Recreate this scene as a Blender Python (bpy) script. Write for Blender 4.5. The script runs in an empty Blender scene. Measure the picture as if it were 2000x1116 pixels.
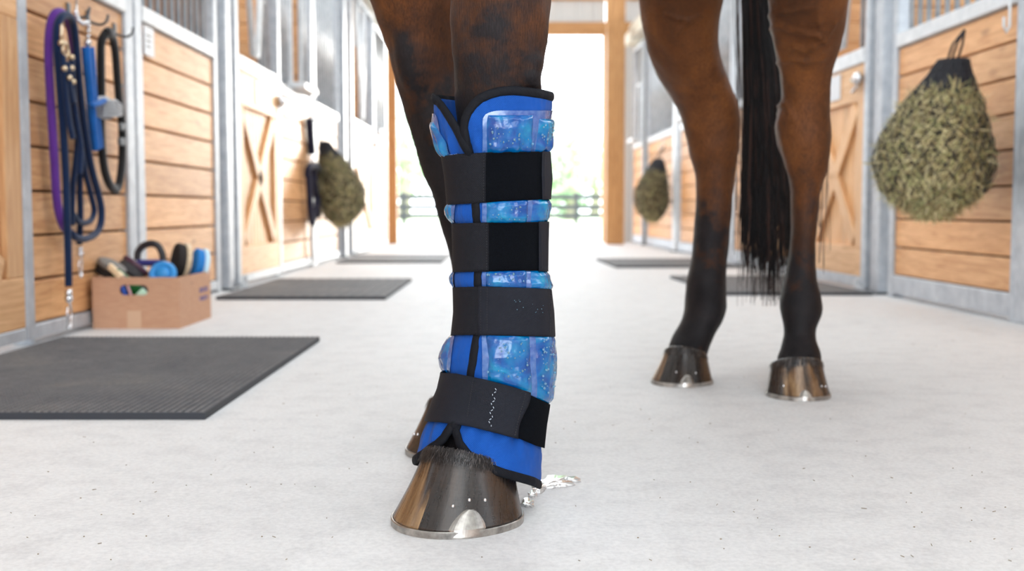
import bpy, bmesh, math, random
from math import sin, cos, tan, pi, radians, sqrt, atan2, exp
from mathutils import Vector, Matrix, noise
random.seed(7)
SC = bpy.context.scene
COL = SC.collection
# ---------------------------------------------------------------- camera, world, light, exposure
F = 2200.0                      # focal length in pixels of the 2000 x 1116 frame
HORIZON = 410.0
CAM_H = 0.38
PITCH = math.atan((558.0 - HORIZON) / F)
cam = bpy.data.cameras.new('camera'); camo = bpy.data.objects.new('camera', cam); COL.objects.link(camo)
camo.location = (0, 0, CAM_H); camo.rotation_euler = (pi/2 - PITCH, 0, 0)
cam.sensor_width = 36.0; cam.lens = F / 2000.0 * 36.0; cam.clip_end = 400; cam.clip_start = 0.02
cam.dof.use_dof = True; cam.dof.focus_distance = 1.365; cam.dof.aperture_fstop = 4.8
SC.camera = camo
SC.view_settings.view_transform = 'Standard'; SC.view_settings.look = 'None'
SC.view_settings.gamma = 1.0; SC.view_settings.exposure = 0.13
SC.view_settings.use_curve_mapping = False
SC.cycles.use_denoising = True
SC.cycles.max_bounces = 8
SC.cycles.diffuse_bounces = 5
SC.cycles.sample_clamp_indirect = 6.0
SC.cycles.caustics_reflective = False; SC.cycles.caustics_refractive = False

W = bpy.data.worlds.new('world'); SC.world = W; W.use_nodes = True
bg = W.node_tree.nodes['Background']; bg.inputs['Color'].default_value = (0.90, 0.97, 1.05, 1); bg.inputs['Strength'].default_value = 6.0

def lamp_area(name, loc, size, sizey, energy, rot=(0, 0, 0), color=(0.92, 0.97, 1.0)):
    l = bpy.data.lights.new(name, 'AREA'); l.shape = 'RECTANGLE'; l.size = size; l.size_y = sizey
    l.energy = energy; l.color = color
    o = bpy.data.objects.new(name, l); o.location = loc; o.rotation_euler = rot; COL.objects.link(o)
    return o
# unseen fill lamps added above the aisle and daylight through the open barn end behind the viewer
lamp_area('overhead_fill', (0.1, -1.2, 3.25), 2.2, 2.2, 45)
lamp_area('overhead_fill', (0.1, 2.4, 3.25), 2.2, 2.6, 40)
lamp_area('overhead_fill', (0.1, 6.0, 3.25), 2.2, 2.6, 45)
lamp_area('overhead_fill', (0.1, 9.8, 3.25), 2.2, 2.6, 70)
lamp_area('open_end_daylight', (0.0, -4.4, 1.9), 3.4, 2.6, 60, (radians(82), 0, 0))
sun = bpy.data.lights.new('sun', 'SUN'); suno = bpy.data.objects.new('sun', sun); COL.objects.link(suno)
sun.energy = 4.6; sun.angle = radians(12); sun.color = (1.0, 0.95, 0.86)
suno.rotation_euler = Vector((0.35, 1.0, 0.15)).to_track_quat('Z', 'Y').to_euler()   # low sun beyond the far door

# ---------------------------------------------------------------- helpers
def P(x, y, D):
    a = (x - 1000.0) / F; b = (558.0 - y) / F
    Y = cos(PITCH) + b * sin(PITCH); Z = b * cos(PITCH) - sin(PITCH)
    k = D / Y
    return Vector((a * k, D, CAM_H + Z * k))
def proj(p):
    dx, dy, dz = p[0], p[1], p[2] - CAM_H
    d = dy * cos(PITCH) - dz * sin(PITCH); u = dy * sin(PITCH) + dz * cos(PITCH)
    return 1000 + F * dx / d, 558 - F * u / d
def lerp(a, b, t): return a + (b - a) * t
def smooth(t): t = max(0.0, min(1.0, t)); return t * t * (3 - 2 * t)
def interp(tab, x):
    if x <= tab[0][0]: return tab[0][1:] if len(tab[0]) > 2 else tab[0][1]
    for i in range(len(tab) - 1):
        if x <= tab[i + 1][0]:
            t = (x - tab[i][0]) / (tab[i + 1][0] - tab[i][0])
            r = [lerp(p, q, t) for p, q in zip(tab[i][1:], tab[i + 1][1:])]
            return r if len(r) > 1 else r[0]
    return tab[-1][1:] if len(tab[-1]) > 2 else tab[-1][1]

GRP = {'rubber mat': 'rubber mats on the aisle floor', 'hay net': 'hay nets hung along the stalls', 'stall front': 'plank and grille stall fronts', 'stall door': 'cross braced stall doors',
       'post': 'posts along the aisle', 'tree': 'trees beyond the paddock fence', 'lead rope': 'lead ropes on the tack hooks', 'hook': 'hooks for nets and tack', 'brush': 'brushes in the cardboard box', 'hoof pick': 'hoof picks in the box'}
def tag(o, label=None, cat=None, group=None, kind=None):
    if cat in GRP and not group: group = GRP[cat]
    if label: o['label'] = label
    if cat: o['category'] = cat
    if group: o['group'] = group
    if kind: o['kind'] = kind
    return o
def empty(name, loc, label=None, cat=None, group=None, rotz=0.0):
    o = bpy.data.objects.new(name, None); COL.objects.link(o); o.location = loc; o.rotation_euler = (0, 0, rotz)
    o.empty_display_size = 0.05
    return tag(o, label, cat, group)
class MB:
    """collects geometry (world coordinates) into one mesh, with metre UVs and a per-piece tone"""
    def __init__(s):
        s.v = []; s.f = []; s.uv = []; s.t = []
    def add(s, vs, fs, uvs=None, tone=None):
        n = len(s.v); s.v += [tuple(v) for v in vs]
        tone = random.random() if tone is None else tone
        for k, f in enumerate(fs):
            s.f.append(tuple(i + n for i in f)); s.t.append(tone)
            s.uv.append(uvs[k] if uvs else [(vs[i][0] + vs[i][1], vs[i][2]) for i in f])
    def box(s, c, dx, dy, dz, bev=0.0, tone=None, long=None):
        """c centre, dx dy dz full-length axis VECTORS"""
        c = Vector(c); ax = [Vector(dx) / 2, Vector(dy) / 2, Vector(dz) / 2]
        L = [a.length for a in ax]
        li = L.index(max(L)) if long is None else long
        off = random.random() * 9; offv = random.random() * 9
        b = min(bev, min(L) * 0.6)
        def uvf(loc):
            o = [k for k in range(3) if k != li]
            return (loc[li] + off, loc[o[0]] + loc[o[1]] + offv)
        if b <= 0:
            sg = [(-1,-1,-1),(1,-1,-1),(1,1,-1),(-1,1,-1),(-1,-1,1),(1,-1,1),(1,1,1),(-1,1,1)]
            vs = [c + ax[0]*a + ax[1]*q + ax[2]*r for a, q, r in sg]
            fs = [(0,3,2,1),(4,5,6,7),(0,1,5,4),(1,2,6,5),(2,3,7,6),(3,0,4,7)]
            uvs = [[uvf((sg[i][0]*L[0], sg[i][1]*L[1], sg[i][2]*L[2])) for i in f] for f in fs]
            s.add(vs, fs, uvs, tone); return
        vs = []; idx = {}
        locs = []
        for a in (-1, 1):
            for q in (-1, 1):
                for r in (-1, 1):
                    for k in range(3):
                        l = [a * L[0], q * L[1], r * L[2]]; sgn = (a, q, r)
                        for m in range(3):
                            if m != k: l[m] -= sgn[m] * b
                        idx[(a, q, r, k)] = len(vs); locs.append(l)
                        vs.append(c + sum((ax[m] / L[m] * l[m] for m in range(3)), Vector()))
        fs = []
        for k in range(3):
            m, n = [(1, 2), (2, 0), (0, 1)][k]
            for sg in (-1, 1):
                def key(p, q):
                    t = [0, 0, 0]; t[k] = sg; t[m] = p; t[n] = q; return (t[0], t[1], t[2], k)
                q4 = [idx[key(-1, -1)], idx[key(1, -1)], idx[key(1, 1)], idx[key(-1, 1)]]
                fs.append(tuple(q4 if sg > 0 else q4[::-1]))
        for k in range(3):
            m, n = [(1, 2), (2, 0), (0, 1)][k]
            for p in (-1, 1):
                for q in (-1, 1):
                    def kk(r, w):
                        t = [0, 0, 0]; t[k] = r; t[m] = p; t[n] = q; return idx[(t[0], t[1], t[2], w)]
                    fs.append((kk(-1, m), kk(1, m), kk(1, n), kk(-1, n)))
        for a in (-1, 1):
            for q in (-1, 1):
                for r in (-1, 1):
                    fs.append((idx[(a, q, r, 0)], idx[(a, q, r, 1)], idx[(a, q, r, 2)]))
        uvs = [[uvf(locs[i]) for i in f] for f in fs]
        s.add(vs, fs, uvs, tone)
    def abox(s, lo, hi, bev=0.0, tone=None, long=None):
        c = [(a + b) / 2 for a, b in zip(lo, hi)]; d = [b - a for a, b in zip(lo, hi)]
        s.box(c, (d[0], 0, 0), (0, d[1], 0), (0, 0, d[2]), bev, tone, long)
    def tube(s, pts, r, n=8, closed=False, caps=True, flat=1.0, up=None, tone=None):
        """r number or list; flat scales second axis"""
        pts = [Vector(p) for p in pts]; m = len(pts)
        rs = r if isinstance(r, (list, tuple)) else [r] * m
        tans = []
        for i in range(m):
            if closed: t = pts[(i + 1) % m] - pts[i - 1]
            else: t = pts[min(i + 1, m - 1)] - pts[max(i - 1, 0)]
            tans.append(t.normalized() if t.length > 1e-9 else Vector((0, 0, 1)))
        u = Vector(up) if up is not None else (Vector((0, 0, 1)) if abs(tans[0].z) < 0.9 else Vector((1, 0, 0)))
        vs = []; uvs = []; dist = 0; ds = []
        nrm = (u - tans[0] * u.dot(tans[0])).normalized()
        for i in range(m):
            if up is not None:
                q = (Vector(up) - tans[i] * Vector(up).dot(tans[i]))
                if q.length > 1e-4: nrm = q.normalized()
            else:
                q = nrm - tans[i] * nrm.dot(tans[i])
                if q.length > 1e-6: nrm = q.normalized()
            bi = tans[i].cross(nrm)
            if i: dist += (pts[i] - pts[i - 1]).length
            ds.append(dist)
            for k in range(n):
                a = 2 * pi * k / n
                vs.append(pts[i] + nrm * (cos(a) * rs[i] * flat) + bi * (sin(a) * rs[i]))
        fs = []; uv = []
        circ = 2 * pi * max(rs)
        rng = m if closed else m - 1
        for i in range(rng):
            j = (i + 1) % m
            d1 = ds[j] if j else ds[-1] + 0.01
            for k in range(n):
                l = (k + 1) % n
                fs.append((i * n + k, i * n + l, j * n + l, j * n + k))
                uv.append([(ds[i], circ * k / n), (ds[i], circ * (k + 1) / n), (d1, circ * (k + 1) / n), (d1, circ * k / n)])
        if caps and not closed:
            fs.append(tuple(range(n))[::-1]); uv.append([(0, 0)] * n)
            fs.append(tuple((m - 1) * n + k for k in range(n))); uv.append([(0, 0)] * n)
        s.add(vs, fs, uv, tone)
    def grid(s, fn, nu, nv, uvfn=None, tone=None, closeu=False):
        vs = []; uvp = []
        for j in range(nv + 1):
            for i in range(nu + 1):
                p = fn(i / nu, j / nv); vs.append(p)
                uvp.append(uvfn(i / nu, j / nv) if uvfn else (i / nu, j / nv))
        fs = []; uv = []
        for j in range(nv):
            for i in range(nu):
                a = j * (nu + 1) + i; q = (a, a + 1, a + nu + 2, a + nu + 1)
                fs.append(q); uv.append([uvp[k] for k in q])
        s.add(vs, fs, uv, tone)
    def ball(s, c, rx, ry=None, rz=None, n=12, m=8, tone=None, rot=None):
        ry = rx if ry is None else ry; rz = rx if rz is None else rz; c = Vector(c)
        vs = []; fs = []
        for j in range(1, m):
            t = pi * j / m
            for i in range(n):
                a = 2 * pi * i / n
                p = Vector((rx * sin(t) * cos(a), ry * sin(t) * sin(a), rz * cos(t)))
                if rot: p = rot @ p
                vs.append(c + p)
        for sg in (1, -1):
            p = Vector((0, 0, rz * sg)); p = rot @ p if rot else p; vs.append(c + p)
        T = len(vs) - 2; B = T + 1
        for j in range(m - 2):
            for i in range(n):
                k = (i + 1) % n; fs.append((j * n + i, (j + 1) * n + i, (j + 1) * n + k, j * n + k))
        for i in range(n):
            k = (i + 1) % n; fs.append((T, i, k)); fs.append((B, (m - 2) * n + k, (m - 2) * n + i))
        s.add(vs, fs, None, tone)
    def loft(s, rings, caps=True, tone=None):
        n = len(rings[0]); vs = [p for r in rings for p in r]; fs = []
        for j in range(len(rings) - 1):
            for i in range(n):
                k = (i + 1) % n; fs.append((j * n + i, j * n + k, (j + 1) * n + k, (j + 1) * n + i))
        if caps:
            fs.append(tuple(range(n))[::-1]); fs.append(tuple((len(rings) - 1) * n + k for k in range(n)))
        s.add(vs, fs, None, tone)
    def build(s, name, mat, parent=None, smooth_=False, weld=False, solid=0.0, soff=-1.0, sub=0):
        me = bpy.data.meshes.new(name)
        org = Vector(parent_world(parent)) if parent else Vector((0, 0, 0))
        rz = parent_rot(parent) if parent else 0.0
        Mi = Matrix.Rotation(-rz, 4, 'Z') @ Matrix.Translation(-org)
        me.from_pydata([Mi @ Vector(v) for v in s.v], [], s.f)
        ul = me.uv_layers.new(name='UVMap'); k = 0
        for fi, f in enumerate(s.f):
            for q in range(len(f)):
                ul.data[k].uv = s.uv[fi][q]; k += 1
        at = me.attributes.new('tone', 'FLOAT', 'FACE'); at.data.foreach_set('value', s.t)
        bm = bmesh.new(); bm.from_mesh(me)
        if weld: bmesh.ops.remove_doubles(bm, verts=bm.verts, dist=1e-5)
        bmesh.ops.recalc_face_normals(bm, faces=bm.faces)
        if smooth_:
            for f in bm.faces: f.smooth = True
        bm.to_mesh(me); bm.free()
        me.materials.append(mat)
        o = bpy.data.objects.new(name, me); COL.objects.link(o)
        if parent: o.parent = parent
        if solid:
            m = o.modifiers.new('thickness', 'SOLIDIFY'); m.thickness = solid; m.offset = soff
        if sub:
            m = o.modifiers.new('sub', 'SUBSURF'); m.levels = sub; m.render_levels = sub
        return o
def parent_world(p):
    loc = Vector(p.location)
    while p.parent: p = p.parent; loc = Matrix.Rotation(p.rotation_euler.z, 3, 'Z') @ loc + Vector(p.location)
    return loc
def parent_rot(p):
    r = p.rotation_euler.z
    while p.parent: p = p.parent; r += p.rotation_euler.z
    return r
def setorigin(o):
    """move a single-mesh thing's origin to the base centre of its own geometry"""
    me = o.data; xs = [v.co for v in me.vertices]
    c = Vector(((min(v.x for v in xs) + max(v.x for v in xs)) / 2, (min(v.y for v in xs) + max(v.y for v in xs)) / 2, min(v.z for v in xs)))
    me.transform(Matrix.Translation(-c)); o.location = Vector(o.location) + c
    return o

# ---------------------------------------------------------------- materials
MATS = {}
class NT:
    def __init__(s, name):
        s.m = bpy.data.materials.new(name); s.m.use_nodes = True; s.t = s.m.node_tree; s.n = s.t.nodes; s.l = s.t.links
        s.b = s.n['Principled BSDF']
    def new(s, typ, **kw):
        n = s.n.new(typ)
        for k, v in kw.items():
            if k in n.inputs.keys(): n.inputs[k].default_value = v
            else: setattr(n, k, v)
        return n
    def link(s, a, b): s.l.new(a, b)
    def coord(s, which='Object', scale=(1, 1, 1), rot=(0, 0, 0)):
        tc = s.new('ShaderNodeTexCoord'); mp = s.new('ShaderNodeMapping')
        mp.inputs['Scale'].default_value = scale; mp.inputs['Rotation'].default_value = rot
        s.link(tc.outputs[which], mp.inputs['Vector']); return mp.outputs['Vector']
    def noise(s, vec, scale, detail=4, rough=0.55, dist=0.0):
        n = s.new('ShaderNodeTexNoise'); n.inputs['Scale'].default_value = scale; n.inputs['Detail'].default_value = detail
        n.inputs['Roughness'].default_value = rough; n.inputs['Distortion'].default_value = dist
        if vec is not None: s.link(vec, n.inputs['Vector'])
        return n.outputs['Fac']
    def ramp(s, fac, stops):
        r = s.new('ShaderNodeValToRGB'); cr = r.color_ramp
        while len(cr.elements) < len(stops): cr.elements.new(0.5)
        for e, (p, c) in zip(cr.elements, stops): e.position = p; e.color = (*c, 1) if len(c) == 3 else c
        s.link(fac, r.inputs['Fac']); return r.outputs['Color']
    def mix(s, fac, a, b, mode='MIX'):
        m = s.new('ShaderNodeMix'); m.data_type = 'RGBA'; m.blend_type = mode
        for i, v in ((0, fac), (6, a), (7, b)):
            if hasattr(v, 'is_linked'): s.link(v, m.inputs[i])
            else: m.inputs[i].default_value = v if i == 0 else (*v, 1)
        return m.outputs[2]
    def math(s, op, a, b=0.0, c=0.0):
        m = s.new('ShaderNodeMath'); m.operation = op
        for i, v in enumerate((a, b, c)):
            if hasattr(v, 'is_linked'): s.link(v, m.inputs[i])
            else: m.inputs[i].default_value = v
        return m.outputs[0]
    def bump(s, h, strength=0.3, dist=0.002, prev=None):
        b = s.new('ShaderNodeBump'); b.inputs['Strength'].default_value = strength; b.inputs['Distance'].default_value = dist
        s.link(h, b.inputs['Height'])
        if prev is not None: s.link(prev, b.inputs['Normal'])
        return b.outputs['Normal']
    def attr(s, name, out='Fac'):
        a = s.new('ShaderNodeAttribute'); a.attribute_name = name; return a.outputs[out]
    def fin(s, color=None, rough=0.5, metal=0.0, normal=None, **kw):
        for k, v in (('Base Color', color), ('Roughness', rough), ('Metallic', metal), ('Normal', normal)):
            if v is None: continue
            if hasattr(v, 'is_linked'): s.link(v, s.b.inputs[k])
            else: s.b.inputs[k].default_value = (*v, 1) if k == 'Base Color' else v
        for k, v in kw.items():
            k = k.replace('_', ' ')
            if hasattr(v, 'is_linked'): s.link(v, s.b.inputs[k])
            else: s.b.inputs[k].default_value = v
        return s.m
def S(r, g, b):     # sRGB 0-255 to linear
    return tuple(((c / 255) / 12.92 if c / 255 <= 0.04045 else ((c / 255 + 0.055) / 1.055) ** 2.4) for c in (r, g, b))

def m_wood(name, dark, light, knots=True, rough=0.55):
    k = NT(name); uv = k.coord('UV', (1.3, 16, 1)); tone = k.attr('tone')
    off = k.new('ShaderNodeVectorMath'); off.operation = 'ADD'
    cmb = k.new('ShaderNodeCombineXYZ'); k.link(k.math('MULTIPLY', tone, 17.0), cmb.inputs['X']); k.link(k.math('MULTIPLY', tone, 31.0), cmb.inputs['Y'])
    k.link(uv, off.inputs[0]); k.link(cmb.outputs[0], off.inputs[1]); v = off.outputs[0]
    g = k.noise(v, 2.2, 5, 0.6, 1.6)
    g2 = k.noise(v, 9.0, 3, 0.6, 0.4)
    fac = k.math('ADD', k.math('MULTIPLY', g, 0.75), k.math('MULTIPLY', g2, 0.25))
    mid = tuple((a + b) / 2 for a, b in zip(dark, light))
    col = k.ramp(fac, [(0.30, dark), (0.47, mid), (0.62, light)])
    tn = k.ramp(tone, [(0.0, (0.80, 0.76, 0.72)), (0.5, (1, 1, 1)), (1.0, (1.1, 1.06, 1.0))])
    col = k.mix(1.0, col, tn, 'MULTIPLY')
    if knots:
        uk = k.coord('UV', (2.4, 7, 1)); vo = k.new('ShaderNodeTexVoronoi'); vo.inputs['Scale'].default_value = 1.0
        k.link(uk, vo.inputs['Vector'])
        kn = k.ramp(vo.outputs['Distance'], [(0.03, (1, 1, 1)), (0.13, (0, 0, 0))])
        col = k.mix(k.math('MULTIPLY', kn, 0.55), col, tuple(c * 0.45 for c in dark))
    return k.fin(col, rough, 0, k.bump(g2, 0.15, 0.001))
M = {}
M['plank'] = m_wood('pine_plank', S(184, 128, 80), S(226, 176, 126))
M['door_wood'] = m_wood('door_board', S(192, 140, 92), S(230, 186, 138), False)
M['post_wood'] = m_wood('post_timber', S(165, 112, 60), S(214, 164, 108), False)
M['gap'] = NT('plank_gap').fin(S(84, 56, 36), 0.9)
def m_metal(name, a, b, rough=0.42, metal=0.55, sc=18):
    k = NT(name); v = k.coord('Object'); n = k.noise(v, sc, 4)
    return k.fin(k.ramp(n, [(0.3, a), (0.7, b)]), k.math('MULTIPLY_ADD', n, 0.2, rough - 0.1), metal)
M['steel'] = m_metal('galvanised_steel', S(166, 172, 180), S(196, 201, 206), 0.5, 0.35)
M['steel_light'] = m_metal('pale_steel', S(196, 200, 203), S(222, 224, 226), 0.5, 0.2)
M['bar'] = m_metal('grille_bar', S(160, 166, 172), S(190, 194, 198), 0.4, 0.5)
M['dark_steel'] = m_metal('dark_steel', S(70, 74, 78), S(104, 108, 112), 0.5, 0.5)
M['chrome'] = m_metal('chrome', S(200, 200, 202), S(235, 235, 238), 0.2, 1.0)
M['brass'] = m_metal('brass', S(196, 172, 138), S(222, 204, 178), 0.3, 0.9)
M['track'] = NT('cream_track').fin(S(222, 216, 200), 0.5)
M['corrugated'] = NT('corrugated_sheet').fin(S(205, 205, 202), 0.5, 0.1)
M['white'] = NT('white_card').fin(S(206, 208, 212), 0.5)
# concrete
k = NT('concrete_floor'); v = k.coord('Object')
n1 = k.noise(v, 1.3, 6, 0.6); n2 = k.noise(v, 14, 8, 0.7); n3 = k.noise(v, 130, 4, 0.7)
c = k.ramp(n1, [(0.3, S(216, 217, 218)), (0.7, S(228, 229, 230))])
c = k.mix(0.35, c, k.ramp(n2, [(0.36, S(182, 183, 186)), (0.52, S(226, 227, 228)), (0.75, S(238, 239, 240))]))
c = k.mix(0.25, c, k.ramp(n3, [(0.35, S(176, 177, 180)), (0.6, S(234, 235, 236))]))
vs_ = k.new('ShaderNodeTexVoronoi'); vs_.inputs['Scale'].default_value = 24; k.link(v, vs_.inputs['Vector'])
gate = k.math('GREATER_THAN', k.noise(v, 60, 1), 0.62)
sp = k.math('MULTIPLY', k.math('LESS_THAN', vs_.outputs['Distance'], 0.045), gate)
c = k.mix(k.math('MULTIPLY', sp, 0.6), c, S(120, 112, 102))
M['floor'] = k.fin(c, k.math('MULTIPLY_ADD', n2, 0.3, 0.42), 0, k.bump(n2, 0.25, 0.0015, k.bump(n3, 0.25, 0.0006)), Specular_IOR_Level=0.35)
# rubber mat
k = NT('rubber_mat'); v = k.coord('Object')
n1 = k.noise(v, 3.2, 6, 0.65, 0.8); n2 = k.noise(v, 40, 5)
c = k.ramp(n1, [(0.32, S(84, 85, 89)), (0.55, S(108, 107, 108)), (0.75, S(140, 134, 126))])
c = k.mix(0.3, c, k.ramp(n2, [(0.3, S(60, 62, 66)), (0.7, S(128, 128, 128))]))
M['mat'] = k.fin(c, 0.62, 0, k.bump(n2, 0.3, 0.001))
M['mat_edge'] = NT('rubber_edge').fin(S(40, 44, 52), 0.6)
def m_plain(name, c, rough=0.6, var=0.15, sc=60, bump=0.2, **kw):
    k = NT(name); v = k.coord('Object'); n = k.noise(v, sc, 4)
    return k.fin(k.ramp(n, [(0.25, tuple(x * (1 - var) for x in c)), (0.75, tuple(min(1, x * (1 + var)) for x in c))]), rough, 0, k.bump(n, bump, 0.001), **kw)
# coat of the horse: bay, black points by height
k = NT('bay_coat'); v = k.coord('Object'); sepn = k.new('ShaderNodeSeparateXYZ'); k.link(v, sepn.inputs[0])
big = k.noise(v, 7, 5, 0.6, 0.3); hair = k.noise(k.coord('Object', (1, 1, 0.10), (0.25, 0.3, 0)), 620, 3, 0.75, 0.5); blot = k.noise(v, 26, 5, 0.65)
pts = k.attr('points')
brown = k.ramp(big, [(0.28, S(54, 32, 18)), (0.5, S(84, 49, 24)), (0.72, S(112, 68, 33))])
dk = k.ramp(blot, [(0.3, S(9, 9, 13)), (0.7, S(30, 26, 28))])
f = k.math('ADD', pts, k.math('MULTIPLY', k.math('SUBTRACT', blot, 0.5), 1.3))
f = k.math('ADD', f, k.math('MULTIPLY', k.math('SUBTRACT', big, 0.5), 1.5))
fr = k.ramp(f, [(0.2, (0, 0, 0)), (0.8, (1, 1, 1))])
col = k.mix(fr, brown, dk)
col = k.mix(1.0, col, k.ramp(hair, [(0.3, (0.5, 0.5, 0.5)), (0.72, (1.6, 1.55, 1.5))]), 'MULTIPLY')
M['coat'] = k.fin(col, 0.5, 0, k.bump(hair, 0.6, 0.0014, k.bump(blot, 0.15, 0.003)), Specular_IOR_Level=0.16, Sheen_Weight=0.03, Sheen_Roughness=0.4)
k = NT('tail_hair'); t = k.attr('tone')
M['hair'] = k.fin(k.ramp(t, [(0.0, S(8, 8, 11)), (0.7, S(20, 16, 18)), (1.0, S(70, 46, 38))]), 0.45, 0, Specular_IOR_Level=0.2)
k = NT('fringe_hair'); t = k.attr('tone')
M['fringe'] = k.fin(k.ramp(t, [(0.0, S(12, 10, 11)), (0.75, S(28, 24, 25)), (1.0, S(104, 98, 96))]), 0.4)
def m_hoof(name, seed, uc, width, amount):
    k = NT(name)
    def uvn(sx, sy, det=5, dist=0.3):
        tc = k.new('ShaderNodeTexCoord'); mp = k.new('ShaderNodeMapping'); mp.inputs['Scale'].default_value = (sx, sy, 1); mp.inputs['Location'].default_value = (seed * sx, seed, 0)
        k.link(tc.outputs['UV'], mp.inputs['Vector']); return k.noise(mp.outputs[0], 1.0, det, 0.6, dist)
    st = uvn(14, 0.5); st2 = uvn(95, 2.0, 3); rg = uvn(0.8, 26, 4)
    tc = k.new('ShaderNodeTexCoord'); sp = k.new('ShaderNodeSeparateXYZ'); k.link(tc.outputs['UV'], sp.inputs[0])
    d = k.math('ABSOLUTE', k.math('SUBTRACT', k.math('FRACT', k.math('ADD', sp.outputs[0], 0.5 - uc + 1.0)), 0.5))
    patch = k.math('SUBTRACT', 1.0, k.math('DIVIDE', d, width)); patch = k.math('MAXIMUM', patch, 0.0)
    low = k.math('SUBTRACT', 1.0, k.math('MULTIPLY', sp.outputs[1], 0.75))
    dark = k.ramp(st, [(0.36, S(14, 12, 13)), (0.52, S(30, 24, 22)), (0.68, S(62, 46, 34))])
    tan = k.ramp(st, [(0.34, S(52, 38, 27)), (0.5, S(120, 88, 56)), (0.7, S(186, 152, 110))])
    f = k.math('MULTIPLY', k.math('MULTIPLY', patch, low), amount)
    f = k.math('ADD', f, k.math('MULTIPLY', k.math('SUBTRACT', st, 0.5), 1.6))
    c = k.mix(k.ramp(f, [(0.30, (0, 0, 0)), (0.55, (1, 1, 1))]), dark, tan)
    c = k.mix(0.25, c, k.ramp(st2, [(0.3, S(18, 16, 17)), (0.7, S(66, 58, 54))]))
    c = k.mix(0.15, c, k.ramp(rg, [(0.3, S(16, 15, 16)), (0.7, S(84, 76, 70))]))
    band = k.math('GREATER_THAN', k.math('ADD', sp.outputs[1], k.math('MULTIPLY', k.math('SUBTRACT', st2, .5), .06)), 0.86)
    c = k.mix(k.math('MULTIPLY', band, 0.45), c, S(84, 76, 72))
    return k.fin(c, k.math('MULTIPLY_ADD', st2, 0.25, 0.16), 0, k.bump(rg, 0.2, 0.0012, k.bump(st2, 0.25, 0.0005)), Specular_IOR_Level=0.4, Coat_Weight=0.22, Coat_Roughness=0.15)
M['hoof'] = m_hoof('hoof_horn', .31, 0.93, 0.10, 1.15)
M['hoof_b'] = m_hoof('hoof_horn_far', 2.4, 0.8, 0.2, 0.6)
M['hoof_l'] = m_hoof('hoof_horn_pale_side', 4.73, 0.86, 0.10, 2.2)
M['hoof_r'] = m_hoof('hoof_horn_pale_toe', 7.12, 0.0, 0.13, 2.0)
M['shoe'] = m_metal('worn_steel_shoe', S(120, 116, 112), S(200, 196, 190), 0.32, 0.9, 50)
# boot
def m_fabric(name, c, pitch=0.0022, rough=0.75, bs=0.6, twill=False, var=0.12, sheen=0.2):
    k = NT(name); a = 2 * pi / pitch
    tc = k.new('ShaderNodeTexCoord'); sp = k.new('ShaderNodeSeparateXYZ'); k.link(tc.outputs['UV'], sp.inputs[0])
    if twill:
        s1 = k.math('SINE', k.math('MULTIPLY', k.math('ADD', sp.outputs[0], sp.outputs[1]), a)); s2 = k.math('SINE', k.math('MULTIPLY', sp.outputs[0], a * 1.6))
    else:
        s1 = k.math('SINE', k.math('MULTIPLY', sp.outputs[0], a)); s2 = k.math('SINE', k.math('MULTIPLY', sp.outputs[1], a))
    w = k.math('MULTIPLY_ADD', k.math('MULTIPLY', s1, s2), 0.5, 0.5)
    n = k.noise(k.coord('Object'), 22, 4)
    nn = k.noise(k.coord('Object'), 500, 2)
    col = k.ramp(n, [(0.25, tuple(x * (1 - var) for x in c)), (0.75, tuple(min(1, x * (1 + var)) for x in c))])
    col = k.mix(1.0, col, k.ramp(w, [(0.0, (0.68, 0.68, 0.72)), (1.0, (1.22, 1.22, 1.22))]), 'MULTIPLY')
    return k.fin(col, rough, 0, k.bump(w, bs, 0.0005, k.bump(n, 0.25, 0.003, k.bump(nn, 0.2, 0.0003))), Sheen_Weight=sheen, Specular_IOR_Level=0.18)
M['blue'] = m_fabric('blue_nylon', S(12, 74, 156), 0.0021, sheen=0.05)
M['binding'] = m_fabric('black_binding', S(12, 15, 22), 0.003, 0.7, 0.4, True, sheen=0.0)
M['web'] = m_fabric('black_webbing', S(18, 20, 27), 0.0026, 0.6, 0.9, sheen=0.0)
M['web_dense'] = m_fabric('dense_webbing', S(23, 26, 35), 0.0018, 0.55, 0.8, sheen=0.0)
k = NT('loop_pile'); v = k.coord('Object'); n = k.noise(v, 900, 3, 0.8)
M['pile'] = k.fin(k.ramp(n, [(0.35, S(3, 5, 8)), (0.7, S(16, 19, 26))]), 0.95, 0, k.bump(n, 1.0, 0.0015), Specular_IOR_Level=0.08)
M['stitch'] = NT('stitch_thread').fin(S(16, 17, 22), 0.6)
M['stitch_pale'] = NT('pale_thread').fin(S(170, 182, 196), 0.4)
k = NT('blue_gel'); v = k.coord('Object'); n = k.noise(v, 34, 3, 0.5, 0.6); n2 = k.noise(v, 90, 3, 0.5, 0.5)
c = k.ramp(n, [(0.30, S(0, 56, 130)), (0.44, S(0, 82, 152)), (0.58, S(0, 108, 164)), (0.74, S(6, 134, 172))])
M['gel'] = k.fin(c, 0.12, 0, k.bump(n2, 0.45, 0.0035, k.bump(n, 0.45, 0.005)), Coat_Weight=0.6, Coat_Roughness=0.04, Specular_IOR_Level=0.3, Subsurface_Weight=0.0)
k = NT('clear_weld'); v = k.coord('Object'); n = k.noise(v, 120, 2)
M['weld'] = k.fin(k.ramp(n, [(0.3, S(30, 80, 150)), (0.7, S(78, 112, 168))]), 0.14, 0, k.bump(n, 0.15, 0.001), Coat_Weight=0.8, Coat_Roughness=0.06)
k = NT('water'); M['water'] = k.fin((0.35, 0.7, 0.95), 0.03, 0, Transmission_Weight=0.7, IOR=1.33)
M['navy'] = m_fabric('navy_rope', S(14, 36, 70), 0.006, 0.8, 0.8, True)
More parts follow.
